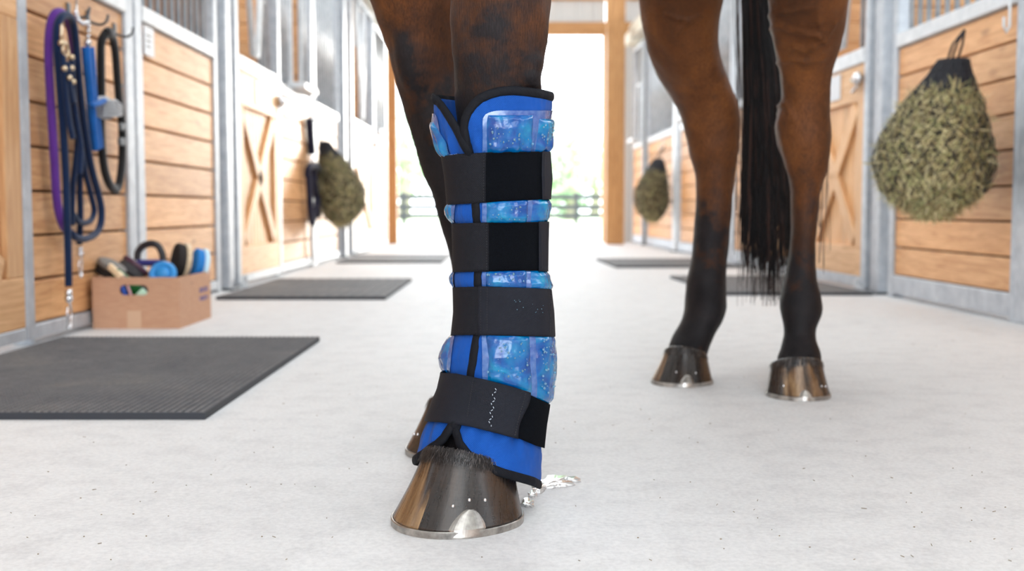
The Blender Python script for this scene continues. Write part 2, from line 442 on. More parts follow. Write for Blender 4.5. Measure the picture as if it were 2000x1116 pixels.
M['purple'] = m_fabric('purple_rope', S(92, 46, 134), 0.006, 0.8, 0.8, True)
M['bright_blue'] = m_fabric('bright_blue_strap', S(24, 98, 176), 0.005, 0.8, 0.6, True)
M['black_strap'] = m_fabric('black_strap', S(22, 21, 23), 0.004, 0.6, 0.5)
M['navy_strap'] = m_fabric('navy_strap', S(26, 26, 48), 0.006, 0.7, 0.5)
M['grey_rope'] = m_fabric('grey_rope', S(176, 178, 180), 0.008, 0.8, 0.8, True)
k = NT('cardboard'); v = k.coord('Object', (1, 1, 8)); n = k.noise(v, 30, 4)
M['card'] = k.fin(k.ramp(n, [(0.3, S(184, 140, 112)), (0.7, S(198, 156, 126))]), 0.85, 0, k.bump(n, 0.05, 0.001))
M['print'] = NT('violet_print').fin(S(120, 112, 168), 0.7)
M['tape'] = NT('packing_tape').fin(S(204, 168, 138), 0.35)
# hay
k = NT('hay'); t = k.attr('tone')
M['hay'] = k.fin(k.ramp(t, [(0.0, S(120, 102, 70)), (0.3, S(160, 144, 100)), (0.5, S(158, 162, 106)), (0.7, S(196, 180, 132)), (1.0, S(228, 216, 170))]), 0.7)
M['hay_core'] = m_plain('hay_core', S(62, 55, 38), 0.9, 0.5, 70, 0.8)  # darker than the stalks: shade of the gaps put into the colour
M['net'] = NT('net_cord').fin(S(34, 34, 40), 0.7)
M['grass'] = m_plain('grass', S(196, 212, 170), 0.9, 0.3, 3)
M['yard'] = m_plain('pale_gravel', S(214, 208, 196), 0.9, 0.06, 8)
k = NT('leaves'); t = k.attr('tone')
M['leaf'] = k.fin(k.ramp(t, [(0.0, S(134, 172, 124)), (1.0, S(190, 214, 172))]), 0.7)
M['bark'] = m_plain('bark', S(160, 150, 134), 0.9, 0.3, 12)
M['fence'] = NT('dark_fence').fin(S(52, 52, 56), 0.7)
# ================================================================= THE BARN
class Side:
    def __init__(s, left):
        s.left = left
        s.al = Vector((0, 1, 0)) if left else Vector((-0.033, 1, 0)).normalized()
        s.out = Vector((1, 0, 0)) if left else Vector((-1, -0.033, 0)).normalized()
    def p(s, d, t, z):
        if s.left: return Vector((-1.36 + t, d, z))
        return Vector((1.7 - 0.033 * (d - 4), d, 0)) + s.out * t + Vector((0, 0, z))
    def box(s, mb, d0, d1, t0, t1, z0, z1, bev=0.0, tone=None, long=None):
        c = (s.p(d0, (t0 + t1) / 2, (z0 + z1) / 2) + s.p(d1, (t0 + t1) / 2, (z0 + z1) / 2)) / 2
        mb.box(c, s.al * (d1 - d0), s.out * (t1 - t0), (0, 0, z1 - z0), bev, tone, long)
    def bar(s, mb, a, b, wd, th, bev=0.003, tone=None):   # a,b = (d,t,z) ends; wd in wall plane
        A = s.p(*a); B = s.p(*b); ax = B - A; n = s.out; w = ax.cross(n).normalized()
        mb.box((A + B) / 2, ax, n * th, w * wd, bev, tone, 0)
LS, RS = Side(True), Side(False)
ZT = 2.22
def base_empty(sd, d, name, label, cat, group=None):
    p = sd.p(d, 0, 0); return empty(name, (p.x, p.y, 0), label, cat, group)

def planks(sd, d0, d1, z0, z1, n, par, wood='plank'):
    mb = MB(); h = (z1 - z0) / n
    for i in range(n):
        sd.box(mb, d0, d1, -0.03, 0.0, z0 + i * h + 0.003, z0 + (i + 1) * h - 0.004, 0.004, long=0)
    o = mb.build('plank', M[wood], par); o.name = 'wooden_planking'
    g = MB(); sd.box(g, d0, d1, -0.036, -0.028, z0, z1); g.build('backing', M['gap'], par)
def grille(sd, d0, d1, z0, z1, par, pitch=0.085, skip=None, r=0.011, mat='bar'):
    mb = MB(); n = max(1, int((d1 - d0) / pitch))
    for i in range(1, n):
        d = d0 + (d1 - d0) * i / n; zz = z0
        if skip:
            zz = skip(d)
            if zz is None: continue
        mb.tube([sd.p(d, -0.015, zz), sd.p(d, -0.015, z1)], r, 8)
    if mb.v: mb.build('bar_grille', M[mat], par, True)
def stall_panel(sd, d0, d1, label, zr, zb, n=8, st0=0.06, st1=0.06, group=None, slit=None, placard=None, zpl=None):
    e = base_empty(sd, (d0 + d1) / 2, 'stall_front', label, 'stall front', group)
    fr = MB()
    sd.box(fr, d0, d0 + st0, -0.045, 0.012, 0.0, ZT, 0.004)
    sd.box(fr, d1 - st1, d1, -0.045, 0.012, 0.0, ZT, 0.004)
    sd.box(fr, d0 + st0, d1 - st1, -0.045, 0.010, 0.015, zb, 0.004)
    sd.box(fr, d0 + st0, d1 - st1, -0.045, 0.010, ZT - 0.05, ZT, 0.004)
    fr.build('steel_frame', M['steel'], e)
    rl = MB(); sd.box(rl, d0 + st0, d1 - st1, -0.05, 0.016, zr, zr + 0.06, 0.005); rl.build('middle_rail', M['steel_light'], e)
    planks(sd, d0 + st0, d1 - st1, zb, zr, n, e)
    if slit:
        a, b = slit
        grille(sd, d0 + st0, d1 - st1, zr + 0.06, ZT - 0.05, e, 0.07, lambda d: None if a - 0.02 < d < b + 0.02 else zr + 0.06)
        f = MB()
        for q in (a, b): f.tube([sd.p(q, 0.0, zr + 0.07), sd.p(q, 0.0, ZT - 0.45)], 0.014, 8)
        f.tube([sd.p(a, 0.0, ZT - 0.45), sd.p(b, 0.0, ZT - 0.45)], 0.014, 8)
        sd.box(f, a - 0.06, b + 0.06, -0.02, 0.10, zr + 0.06, zr + 0.10, 0.006)
        f.build('feed_opening_frame', M['steel_light'], e, False)
        dk = MB(); sd.box(dk, a + 0.02, b - 0.02, -0.06, -0.05, zr + 0.12, ZT - 0.47); dk.build('opening_shade_sheet', M['dark_steel'], e)  # dark sheet added for the shade inside the feed opening
    else:
        grille(sd, d0 + st0, d1 - st1, zr + 0.06, ZT - 0.05, e)
    if placard:
        a, b, z0, z1 = placard
        pc = MB(); sd.box(pc, a, b, 0.012, 0.016, z0, z1); po = pc.build('name_card', M['white'], e)
        ln = MB(); zz = z1 - 0.03
        while zz > z0 + 0.02:
            sd.box(ln, a + 0.02, b - 0.02 - 0.03 * random.random(), 0.0162, 0.0168, zz - 0.006, zz); zz -= 0.02
        ln.build('printed_lines', M['dark_steel'], po)
    return e
def stall_door(sd, d0, d1, label, zr, zb, placard=True, latch=True, yoke=True, off=0.05, group=None):
    e = base_empty(sd, (d0 + d1) / 2, 'stall_door', label, 'stall door', group)
    fr = MB(); s_ = 0.055
    sd.box(fr, d0, d0 + s_, off - 0.02, off + 0.025, 0.02, ZT - 0.02, 0.004)
    sd.box(fr, d1 - s_, d1, off - 0.02, off + 0.025, 0.02, ZT - 0.02, 0.004)
    sd.box(fr, d0 + s_, d1 - s_, off - 0.02, off + 0.022, 0.02, zb, 0.004)
    sd.box(fr, d0 + s_, d1 - s_, off - 0.02, off + 0.022, ZT - 0.07, ZT - 0.02, 0.004)
    fr.build('steel_frame', M['steel'], e)
    rl = MB(); sd.box(rl, d0 + s_, d1 - s_, off - 0.02, off + 0.03, zr, zr + 0.07, 0.005); rl.build('middle_rail', M['steel_light'], e)
    a, b = d0 + s_, d1 - s_
    bd = MB(); n = max(6, int((b - a) / 0.07)); w = (b - a) / n
    for i in range(n): sd.box(bd, a + i * w + 0.002, a + (i + 1) * w - 0.002, off - 0.02, off, zb, zr, 0.004, long=2)
    bd.build('board_panel', M['door_wood'], e)
    # timber frame: head, sill, stiles
    tf = MB(); hd = 0.17; sl = 0.14; sw = 0.10; t0, t1 = off + 0.001, off + 0.021
    sd.box(tf, a, b, t0, t1, zr - hd, zr, 0.003, long=0); sd.box(tf, a, b, t0, t1, zb, zb + sl, 0.003, long=0)
    sd.box(tf, a, a + sw, t0, t1, zb + sl, zr - hd, 0.003, long=2); sd.box(tf, b - sw, b, t0, t1, zb + sl, zr - hd, 0.003, long=2)
    tf.build('timber_trim', M['door_wood'], e)
    za, zc = zb + sl, zr - hd; aa, bb = a + sw, b - sw
    for i, (p, q) in enumerate((((aa, za), (bb, zc)), ((aa, zc), (bb, za)))):
        x = MB(); ins = 0.035
        dd = (bb - aa); hh = abs(zc - za); L = sqrt(dd * dd + hh * hh); ex = ins / L
        A = (lerp(p[0], q[0], ex), off + 0.011 + 0.001 * i, lerp(p[1], q[1], ex)); B = (lerp(q[0], p[0], ex), off + 0.011 + 0.001 * i, lerp(q[1], p[1], ex))
        sd.bar(x, A, B, 0.085, 0.02 - 0.002 * i)
        x.build('cross_brace', M['door_wood'], e)
    mid = (a + b) / 2
    if yoke:
        wy = 0.20; zlow = zr + 0.12
        def sk(d):
            q = abs(d - mid)
            return zr + 0.07 if q > wy else None
        grille(sd, a, b, zr + 0.07, ZT - 0.07, e, 0.07, sk)
        y = MB(); y.tube([sd.p(mid - wy, off, ZT - 0.07), sd.p(mid - wy, off, zlow + 0.62), sd.p(mid - 0.05, off, zlow), sd.p(mid + 0.05, off, zlow), sd.p(mid + wy, off, zlow + 0.62), sd.p(mid + wy, off, ZT - 0.07)], 0.016, 10)
        y.build('yoke_frame', M['steel_light'], e, True)
    else:
        grille(sd, a, b, zr + 0.07, ZT - 0.07, e, 0.07)
    if placard:
        pc = MB(); sd.box(pc, mid - 0.09, mid + 0.09, off + 0.022, off + 0.027, zr - 0.135, zr - 0.015); pc.build('name_plate', M['white'], e)
    if latch:
        lt = MB(); dl = d0 + 0.09 if not sd.left else d1 - 0.06
        p0 = sd.p(dl, off + 0.02, zr - 0.07)
        lt.ball(p0 + sd.out * 0.02, 0.028, 0.028, 0.03); lt.tube([p0, p0 + sd.al * 0.05 + Vector((0, 0, -0.06)) + sd.out * 0.03], 0.008, 8)
        lt.tube([p0 + sd.al * -0.03 + sd.out * 0.02, p0 + sd.al * 0.08 + sd.out * 0.02], 0.012, 8)
        lt.build('latch', M['chrome'], e, True)
    gd = MB(); sd.box(gd, d0 + 0.02, d0 + 0.07, off - 0.03, off + 0.05, 0.0, 0.03, 0.004); gd.tube([sd.p(d0 + 0.045, off + 0.045, 0.0), sd.p(d0 + 0.045, off + 0.045, 0.06)], 0.012, 8)
    gd.build('floor_guide', M['steel_light'], e)
    return e
def stall_post(sd, d0, d1, label, t1=0.10, mat='steel'):
    e = base_empty(sd, (d0 + d1) / 2, 'steel_post', label, 'post')
    mb = MB(); sd.box(mb, d0, d1, -0.06, t1, 0.0, ZT - 0.01, 0.006); mb.build('upright', M[mat], e)
    pl = MB(); sd.box(pl, d0 - 0.02, d1 + 0.02, -0.07, t1 + 0.02, 0.0, 0.012, 0.003); pl.build('foot_plate', M['dark_steel'], e)
    return e

# floor and ground outside
mb = MB(); mb.abox((-6, -6, -0.1), (6, 13.6, 0.0)); o = mb.build('floor', M['floor']); tag(o, kind='structure')
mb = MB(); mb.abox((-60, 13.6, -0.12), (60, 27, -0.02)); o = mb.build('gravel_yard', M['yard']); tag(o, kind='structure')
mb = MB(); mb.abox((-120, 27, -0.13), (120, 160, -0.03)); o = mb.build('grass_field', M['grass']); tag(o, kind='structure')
# ceiling, outer side walls, end wall with its opening
mb = MB()
mb.abox((-4.8, -6, 3.4), (4.8, 13.45, 3.46)); tag(mb.build('ceiling', M['corrugated']), kind='structure')
def corr_wall(name, x0, x1, z0, z1, y, pitch=0.2):
    mb = MB(); n = max(1, int((x1 - x0) / pitch))
    mb.abox((x0, y, z0), (x1, y + 0.02, z1))
    for i in range(n):
        x = x0 + (i + 0.5) * (x1 - x0) / n; mb.abox((x - 0.02, y - 0.02, z0), (x + 0.02, y + 0.001, z1), 0.006)
    tag(mb.build(name, M['corrugated']), kind='structure')
E = 13.2
corr_wall('wall_end_header', -1.47, 1.08, 2.55, 3.4, E + 0.05)
corr_wall('wall_end_right', 1.24, 4.8, 0, 3.4, E + 0.05)
corr_wall('wall_end_left', -4.8, -1.56, 0, 3.4, E + 0.05)
for nm, s in (('wall_left', -1), ('wall_right', 1)):
    mb = MB(); mb.abox((s * 4.8 - 0.02, -6, 0), (s * 4.8 + 0.02, E + 0.2, 2.2))
    for i in range(60):
        yy = -6 + i * 0.32; mb.abox((s * 4.8 - s * 0.05 - 0.02, yy, 0), (s * 4.8 - s * 0.05 + 0.03, yy + 0.06, 2.2))
    tag(mb.build(nm, M['corrugated']), kind='structure')
# timber portal of the far door
mb = MB(); mb.abox((-1.6, E, 2.40), (1.9, E + 0.09, 2.55), 0.006); tag(mb.build('trim_1', M['post_wood']), kind='structure')
mb = MB(); mb.abox((-1.6, E - 0.06, 2.80), (1.9, E + 0.08, 3.0), 0.006); tag(mb.build('trim_2', M['post_wood']), kind='structure')
mb = MB(); mb.abox((1.055, E - 0.02, 0), (1.13, E + 0.16, 2.40), 0.006); tag(mb.build('trim_3', M['post_wood']), kind='structure')
mb = MB(); mb.abox((-1.56, E - 0.02, 0), (-1.47, E + 0.16, 2.40), 0.006); tag(mb.build('trim_4', M['post_wood']), kind='structure')
def timber_post(x0, x1, y, label, d=0.2):
    mb = MB(); mb.abox((x0, y, 0), (x1, y + d, 3.4), 0.008, long=2)
    o = mb.build('timber_post', M['post_wood']); setorigin(o); tag(o, label, 'post'); return o
a = P(1184, 400, 12.3).x; b = P(1219, 400, 12.3).x
timber_post(a, b, 12.3, 'broad square timber post standing right of the bright far doorway')
a = P(757, 400, 12.45).x; b = P(776, 400, 12.45).x
timber_post(a, b, 12.45, 'slim timber post at the left edge of the bright far doorway', 0.1)

# overhead sliding-door tracks
for sd, nm, d1 in ((LS, 'left', 12.2), (RS, 'right', 13.1)):
    mb = MB(); sd.box(mb, -4, d1, -0.02, 0.13, ZT + 0.02, ZT + 0.14, 0.01)
    sd.box(mb, -4, d1, -0.03, 0.06, ZT + 0.16, ZT + 0.26, 0.006)
    o = mb.build('door_track', M['track']); setorigin(o)
    tag(o, 'long cream sliding door track running above the %s row of stalls' % nm, 'door track')

# stall fronts, left side: near to far
stall_panel(LS, -4, 1.35, 'long plank stall front left of the aisle, nearest the viewer', 1.065, 0.055)
LZR, LZB = 1.065, 0.055
stall_door(LS, 1.42, 3.145, 'wooden stall door with a diagonal brace, cut off by the left edge of the photo', LZR, LZB, latch=False, placard=False, yoke=False, off=0.0)
pa = stall_panel(LS, 3.15, 4.06, 'knotty plank stall front on which the ropes and straps hang', LZR, LZB, st0=0.02, st1=0.08)
stall_panel(LS, 4.08, 5.22, 'sunlit plank stall front with a grey card, behind the cardboard box', LZR, LZB, st0=0.08, st1=0.06, placard=(4.17, 4.28, 0.95, 1.055))
stall_post(LS, 5.28, 5.38, 'grey steel post between the carded plank panel and the cross braced left door', 0.035)
stall_door(LS, 5.42, 6.46, 'sliding stall door with wooden cross brace and white plate, left of the horse', 1.06, 0.06, latch=True, off=0.02)
stall_panel(LS, 6.48, 7.72, 'pale plank stall front beside the dark hanging halter', 1.06, 0.06, slit=(7.0, 7.32))
stall_panel(LS, 7.74, 8.86, 'pale plank stall front behind the hay net on the left side', 1.06, 0.06)
stall_post(LS, 8.9, 9.0, 'dark grey steel post right behind the left hay net', 0.05)
stall_door(LS, 9.2, 10.7, 'overexposed far stall door on the left with a faint cross brace', 1.06, 0.06, off=0.04, yoke=True)
stall_panel(LS, 10.75, 12.2, 'overexposed last plank stall front on the left before the doorway', 1.06, 0.06, slit=(11.0, 11.3))
# right side
RZR, RZB = 1.075, 0.095
stall_panel(RS, -4, 2.2, 'long plank stall front right of the aisle, nearest the viewer', RZR, RZB)
stall_panel(RS, 2.25, 3.80, 'steel framed stall front cut off by the right edge of the photo', RZR, RZB, st1=0.1)
stall_panel(RS, 3.80, 4.96, 'knotty plank stall front behind the large hay net', RZR, RZB, n=8, st0=0.03, st1=0.05)
stall_post(RS, 5.03, 5.14, 'light grey steel post between the large hay net and the right stall door', 0.03)
stall_door(RS, 5.16, 6.12, 'sliding stall door with cross brace and round latch, right of the horse', RZR - 0.02, 0.07, off=0.022)
stall_panel(RS, 6.16, 8.0, 'plank stall front seen between the hind legs', RZR, RZB)
stall_panel(RS, 8.04, 10.1, 'pale plank stall front seen just left of the horse hind leg', RZR, RZB, slit=(9.5, 9.8))
stall_post(RS, 10.15, 10.3, 'pale steel post right of the small far hay net', 0.03, 'steel_light')
stall_panel(RS, 10.35, 12.0, 'sunlit plank stall front behind the small far hay net', RZR, RZB)
stall_post(RS, 12.05, 12.15, 'thin dark steel post left of the small far hay net', 0.02, 'dark_steel')
stall_panel(RS, 12.25, 13.1, 'narrow last plank stall front beside the broad timber post', RZR, RZB, slit=(12.5, 12.8))
# timber partitions between the stalls, behind the posts
for sd, ds in ((LS, (3.6, 5.38, 9.0, 12.2)), (RS, (5.08, 8.02, 10.2))):
    for q, d in enumerate(ds):
        mb = MB()
        for i in range(15):
            A = sd.p(d, -0.06, 0.02 + i * 0.14 + 0.068); B = sd.p(d, -3.0, 0.02 + i * 0.14 + 0.068)
            mb.box((A + B) / 2, B - A, sd.al * 0.04, (0, 0, 0.136), 0.004, long=0)
        o = mb.build('stall_partition', M['plank']); setorigin(o)
        side = 'left' if sd.left else 'right'
        tag(o, 'plank partition between two stalls of the %s row, behind its grilles' % side, 'partition', 'stall partitions on the %s' % side)
# rubber mats
def rubber_mat(cx0, cx1, y0, y1, th, label, shear=0.0, tex=True):
    e = empty('rubber_mat', ((cx0 + cx1) / 2, (y0 + y1) / 2, 0), label, 'rubber mat')
    def X(x, y): return x + shear * (y - y0)
    mb = MB(); c = [(X(cx0, y0), y0), (X(cx1, y0), y0), (X(cx1, y1), y1), (X(cx0, y1), y1)]
    vs = [(x, y, 0.0) for x, y in c] + [(x, y, th) for x, y in c]
    mb.add(vs, [(0, 1, 5, 4), (1, 2, 6, 5), (2, 3, 7, 6), (3, 0, 4, 7), (0, 3, 2, 1), (4, 5, 6, 7)]); mb.build('slab', M['mat_edge'], e)
    s = MB(); step = 0.0135 if tex else 0.05; i = 0
    ny = int((y1 - y0) / step); nx = int((cx1 - cx0) / step)
    w = step * 0.62; z0, z1 = th - 0.0005, th + 0.0022
    for j in range(ny):
        for i in range(nx):
            x = cx0 + (i + 0.5) * (cx1 - cx0) / nx; y = y0 + (j + 0.5) * (y1 - y0) / ny
            if not tex:
                w = step * 0.85
            if X(x, y) / y < -0.95: continue
            xx = X(x, y); a = w / 2; b = a * 0.75; n = len(s.v)
            s.v += [(xx - a, y - a, z0), (xx + a, y - a, z0), (xx + a, y + a, z0), (xx - a, y + a, z0), (xx - b, y - b, z1), (xx + b, y - b, z1), (xx + b, y + b, z1), (xx - b, y + b, z1)]
            for f in ((0, 1, 5, 4), (1, 2, 6, 5), (2, 3, 7, 6), (3, 0, 4, 7), (4, 5, 6, 7)):
                s.f.append(tuple(q + n for q in f)); s.uv.append([(0, 0)] * 4); s.t.append(0.5)
    s.build('studded_surface', M['mat'], e)
rubber_mat(-1.30, -0.556, 2.02, 3.24, 0.013, 'large dark rubber mat in the left foreground')
rubber_mat(-1.25, -0.535, 4.74, 6.0, 0.014, 'grey rubber mat before the cross braced left stall door', tex=False)
rubber_mat(-1.25, -0.50, 8.0, 9.3, 0.014, 'thin far rubber mat left of the bandaged leg', tex=False)
rubber_mat(0.935, 1.60, 4.98, 6.25, 0.014, 'dark rubber mat behind the hind legs at the right stall door', -0.045, tex=False)
rubber_mat(0.68, 1.50, 7.35, 8.5, 0.014, 'pale far rubber mat left of the horse hind leg', -0.04, tex=False)

# ----- far outside: fence and trees
e = empty('paddock_fence', (0, 30, 0), 'dark post and rail paddock fence beyond the far doorway', 'fence')
for z in (0.72, 0.45, 0.22):
    mb = MB(); mb.abox((-14, 30, z - 0.07), (14, 30.04, z + 0.07)); mb.build('rail', M['fence'], e)
for i in range(12):
    x = 1.72 + (i - 6) * 2.3; mb = MB(); mb.abox((x - 0.06, 30.04, -0.03), (x + 0.06, 30.16, 0.85)); mb.build('fence_post', M['fence'], e)
def tree(x, y, h, r, label):
    e = empty('tree', (x, y, -0.03), label, 'tree')
    t = MB(); pts = [(x, y, -0.1), (x + 0.1, y, h * 0.3), (x - 0.05, y, h * 0.55), (x, y, h * 0.75)]; t.tube(pts, [0.28, 0.2, 0.14, 0.06], 8); t.build('trunk', M['bark'], e, True)
    c = MB(); cl = [(random.gauss(0, r * 0.45), random.gauss(0, r * 0.45), h * 0.5 + random.gauss(0, h * 0.2), r * random.uniform(0.3, 0.5)) for _ in range(16)]
    for _ in range(1500):
        a = random.choice(cl); v = Vector((random.gauss(0, 1), random.gauss(0, 1), random.gauss(0, 1))).normalized() * a[3] * random.uniform(0.6, 1.1)
        p = Vector((x + a[0], y + a[1], a[2])) + v; u = Vector((random.gauss(0, 1), random.gauss(0, 1), random.gauss(0, 1))).normalized(); w = u.orthogonal().normalized()
        s_ = random.uniform(0.10, 0.2)
        c.add([p - u * s_, p + w * s_ * 0.5, p + u * s_, p - w * s_ * 0.5], [(0, 1, 2, 3)])
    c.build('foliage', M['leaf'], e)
tree(-4.4, 46, 5.2, 2.4, 'pale leafy tree beyond the paddock fence, left of the bandaged leg')
tree(-1.0, 60, 6.5, 3.0, 'distant leafy tree hidden mostly behind the bandaged leg')
tree(2.2, 42, 4.2, 1.6, 'small pale leafy tree beyond the fence, right of the bandaged leg')
tree(4.0, 55, 3.8, 1.8, 'low leafy tree beyond the fence beside the door jamb')
# ================================================================= THE HORSE
def ground(x, y):
    b = (558.0 - y) / F; Y = cos(PITCH) + b * sin(PITCH); Z = b * cos(PITCH) - sin(PITCH)
    k = -CAM_H / Z; return Vector(((x - 1000) / F * k, Y * k, 0))
horse = empty('horse', (0.25, 1.95, 0), 'bay horse with black lower legs and tail, standing in the aisle', 'horse')
SEG = 28
def leg_rings(rows, ratio_default=1.1):
    """rows: y, xl, xr, D, depth ratio, back offset; densified with a smooth spline"""
    rows = sorted(rows, key=lambda r: -r[0]); out = []
    def cr(p0, p1, p2, p3, t):
        return tuple(0.5 * ((2*b) + (c - a)*t + (2*a - 5*b + 4*c - d)*t*t + (-a + 3*b - 3*c + d)*t*t*t) for a, b, c, d in zip(p0, p1, p2, p3))
    dense = []
    for i in range(len(rows) - 1):
        p = [rows[max(i - 1, 0)], rows[i], rows[i + 1], rows[min(i + 2, len(rows) - 1)]]
        for k_ in range(3): dense.append(cr(*p, k_ / 3))
    dense.append(rows[-1])
    for y, xl, xr, D, ra, bo in dense:
        c = P((xl + xr) / 2, y, D); r = (P(xr, y, D) - P(xl, y, D)).x / 2
        ring = []
        for i in range(SEG):
            a = 2 * pi * i / SEG; q = -cos(a)
            ring.append(Vector((c.x + r * sin(a), c.y + r * ra * q + (bo * max(0, q)), c.z)))
        out.append(ring)
    return out
NF = [(-420, 840, 1190, 1.45, 1.0, 0), (-250, 862, 1135, 1.44, 1.1, 0), (-120, 880, 1100, 1.43, 1.12, .01), (0, 886, 1078, 1.42, 1.12, .01), (50, 886, 1071, 1.42, 1.1, .01), (100, 885, 1064, 1.42, 1.05, .01),
      (150, 884, 1057, 1.42, 1.0, .01), (190, 886, 1054, 1.42, .95, .005), (230, 890, 1050, 1.425, .95, 0), (270, 898, 1044, 1.43, .95, 0), (320, 910, 1035, 1.43, 1, 0),
      (420, 918, 1030, 1.435, 1, 0), (560, 920, 1030, 1.435, 1, 0), (660, 915, 1035, 1.435, 1, 0), (720, 898, 1045, 1.435, 1, 0), (780, 880, 1032, 1.425, 1, 0),
      (830, 864, 1012, 1.418, 1, 0), (880, 850, 1000, 1.412, 1, 0), (925, 852, 985, 1.415, .9, 0)]
FF = [(-400, 610, 935, 1.84, 1.0, 0), (-250, 640, 925, 1.84, 1.1, 0), (-120, 682, 912, 1.84, 1.1, .01), (0, 721, 904, 1.84, 1.1, .01), (50, 739, 902, 1.84, 1.1, .01), (100, 756, 900, 1.84, 1.1, 0), (150, 769, 902, 1.84, 1.0, 0), (200, 785, 912, 1.84, .95, 0),
      (250, 799, 922, 1.84, 1, 0), (300, 812, 930, 1.845, 1, 0), (330, 822, 932, 1.85, 1, 0), (380, 843, 935, 1.85, 1, .005), (430, 857, 940, 1.855, 1.1, .01), (480, 872, 946, 1.86, 1.2, .01), (530, 884, 954, 1.86, 1.3, .01),
      (600, 894, 966, 1.865, 1.3, .01), (660, 895, 975, 1.865, 1.2, .01), (700, 890, 985, 1.865, 1.15, .01), (740, 888, 980, 1.86, 1.1, 0), (780, 880, 972, 1.85, 1.1, 0), (820, 862, 965, 1.835, 1, 0), (840, 862, 958, 1.835, 1, 0)]
LH = [(-420, 1160, 1430, 2.28, 1.3, 0), (-250, 1205, 1428, 2.34, 1.3, 0), (-120, 1236, 1424, 2.40, 1.3, 0), (0, 1248, 1412, 2.46, 1.2, 0), (50, 1254, 1404, 2.48, 1.15, 0), (100, 1265, 1404, 2.50, 1.1, .01), (150, 1286, 1420, 2.53, 1.1, .03), (200, 1318, 1440, 2.55, 1.1, .05),
      (240, 1335, 1446, 2.56, 1.1, .05), (300, 1347, 1442, 2.56, 1.1, .03), (330, 1356, 1438, 2.56, 1.1, .02), (370, 1360, 1432, 2.56, 1.2, .01), (450, 1356, 1426, 2.56, 1.25, .01), (500, 1351, 1421, 2.56, 1.25, .01),
      (545, 1341, 1418, 2.55, 1.25, .01), (590, 1339, 1420, 2.55, 1.2, .015), (620, 1334, 1413, 2.54, 1.1, .01), (650, 1318, 1397, 2.53, 1.05, 0), (672, 1306, 1388, 2.515, .95, 0), (690, 1302, 1384, 2.50, .85, 0), (704, 1312, 1378, 2.50, .75, 0)]
RH = [(-420, 1470, 1730, 2.10, 1.3, 0), (-250, 1488, 1692, 2.16, 1.3, 0), (-120, 1496, 1670, 2.22, 1.3, 0), (0, 1503, 1656, 2.27, 1.2, 0), (50, 1507, 1649, 2.30, 1.15, 0), (100, 1516, 1637, 2.33, 1.1, .01), (150, 1527, 1623, 2.36, 1.15, .03), (200, 1530, 1620, 2.38, 1.2, .05),
      (240, 1518, 1622, 2.39, 1.1, .05), (280, 1522, 1622, 2.39, 1.1, .04), (320, 1533, 1618, 2.39, 1.1, .02), (360, 1543, 1606, 2.39, 1.2, .01), (400, 1546, 1598, 2.39, 1.35, .01), (450, 1546, 1594, 2.39, 1.4, .01), (500, 1543, 1592, 2.39, 1.4, .01),
      (545, 1533, 1595, 2.39, 1.3, .01), (590, 1525, 1606, 2.38, 1.15, .015), (615, 1526, 1606, 2.37, 1.1, .01), (645, 1531, 1592, 2.36, 1.15, 0), (678, 1526, 1599, 2.335, .95, 0), (702, 1516, 1607, 2.32, .82, 0), (716, 1524, 1602, 2.325, .7, 0)]
b = MB()
for rows in (NF, FF, LH, RH): b.loft(leg_rings(rows))
def ellring(c, d, rw, rh):
    d = Vector(d).normalized(); s_ = d.cross(Vector((0, 0, 1))).normalized(); u = s_.cross(d).normalized()
    return [Vector(c) + s_ * (rw * sin(2 * pi * i / SEG)) + u * (rh * cos(2 * pi * i / SEG)) for i in range(SEG)]
trunk = [((.80, 2.86, 1.22), .05, .08), ((.74, 2.76, 1.24), .17, .2), ((.62, 2.58, 1.27), .26, .29), ((.47, 2.36, 1.29), .30, .31), ((.30, 2.1, 1.24), .31, .34), ((.12, 1.85, 1.21), .31, .36),
         ((-.04, 1.62, 1.21), .27, .37), ((-.15, 1.44, 1.20), .22, .32), ((-.23, 1.31, 1.18), .15, .22), ((-.27, 1.25, 1.16), .05, .08)]
b.loft([ellring(c, (-.55, -.83, 0), rw, rh) for c, rw, rh in trunk])
neck = [((.02, 1.70, 1.34), .12, .24), ((-.12, 1.50, 1.45), .11, .24), ((-.27, 1.28, 1.64), .09, .19), ((-.40, 1.09, 1.84), .075, .15), ((-.50, .94, 2.0), .07, .12)]
b.loft([ellring(c, (-.5, -.75, .55), rw, rh) for c, rw, rh in neck])
head = [((-.48, .97, 2.07), .05, .06), ((-.51, .91, 2.03), .085, .11), ((-.55, .84, 1.95), .085, .12), ((-.59, .77, 1.85), .07, .10), ((-.63, .70, 1.75), .055, .07), ((-.66, .65, 1.67), .055, .06), ((-.68, .62, 1.63), .035, .04)]
b.loft([ellring(c, (-.4, -.62, -.8), rw, rh) for c, rw, rh in head])
for s_ in (-1, 1):
    e0 = Vector((-.49, .95, 2.10)) + Vector((.83, -.55, 0)) * .055 * s_
    b.tube([e0, e0 + Vector((0, 0, .07)), e0 + Vector((-.02, -.03, .15))], [.03, .032, .006], 8)
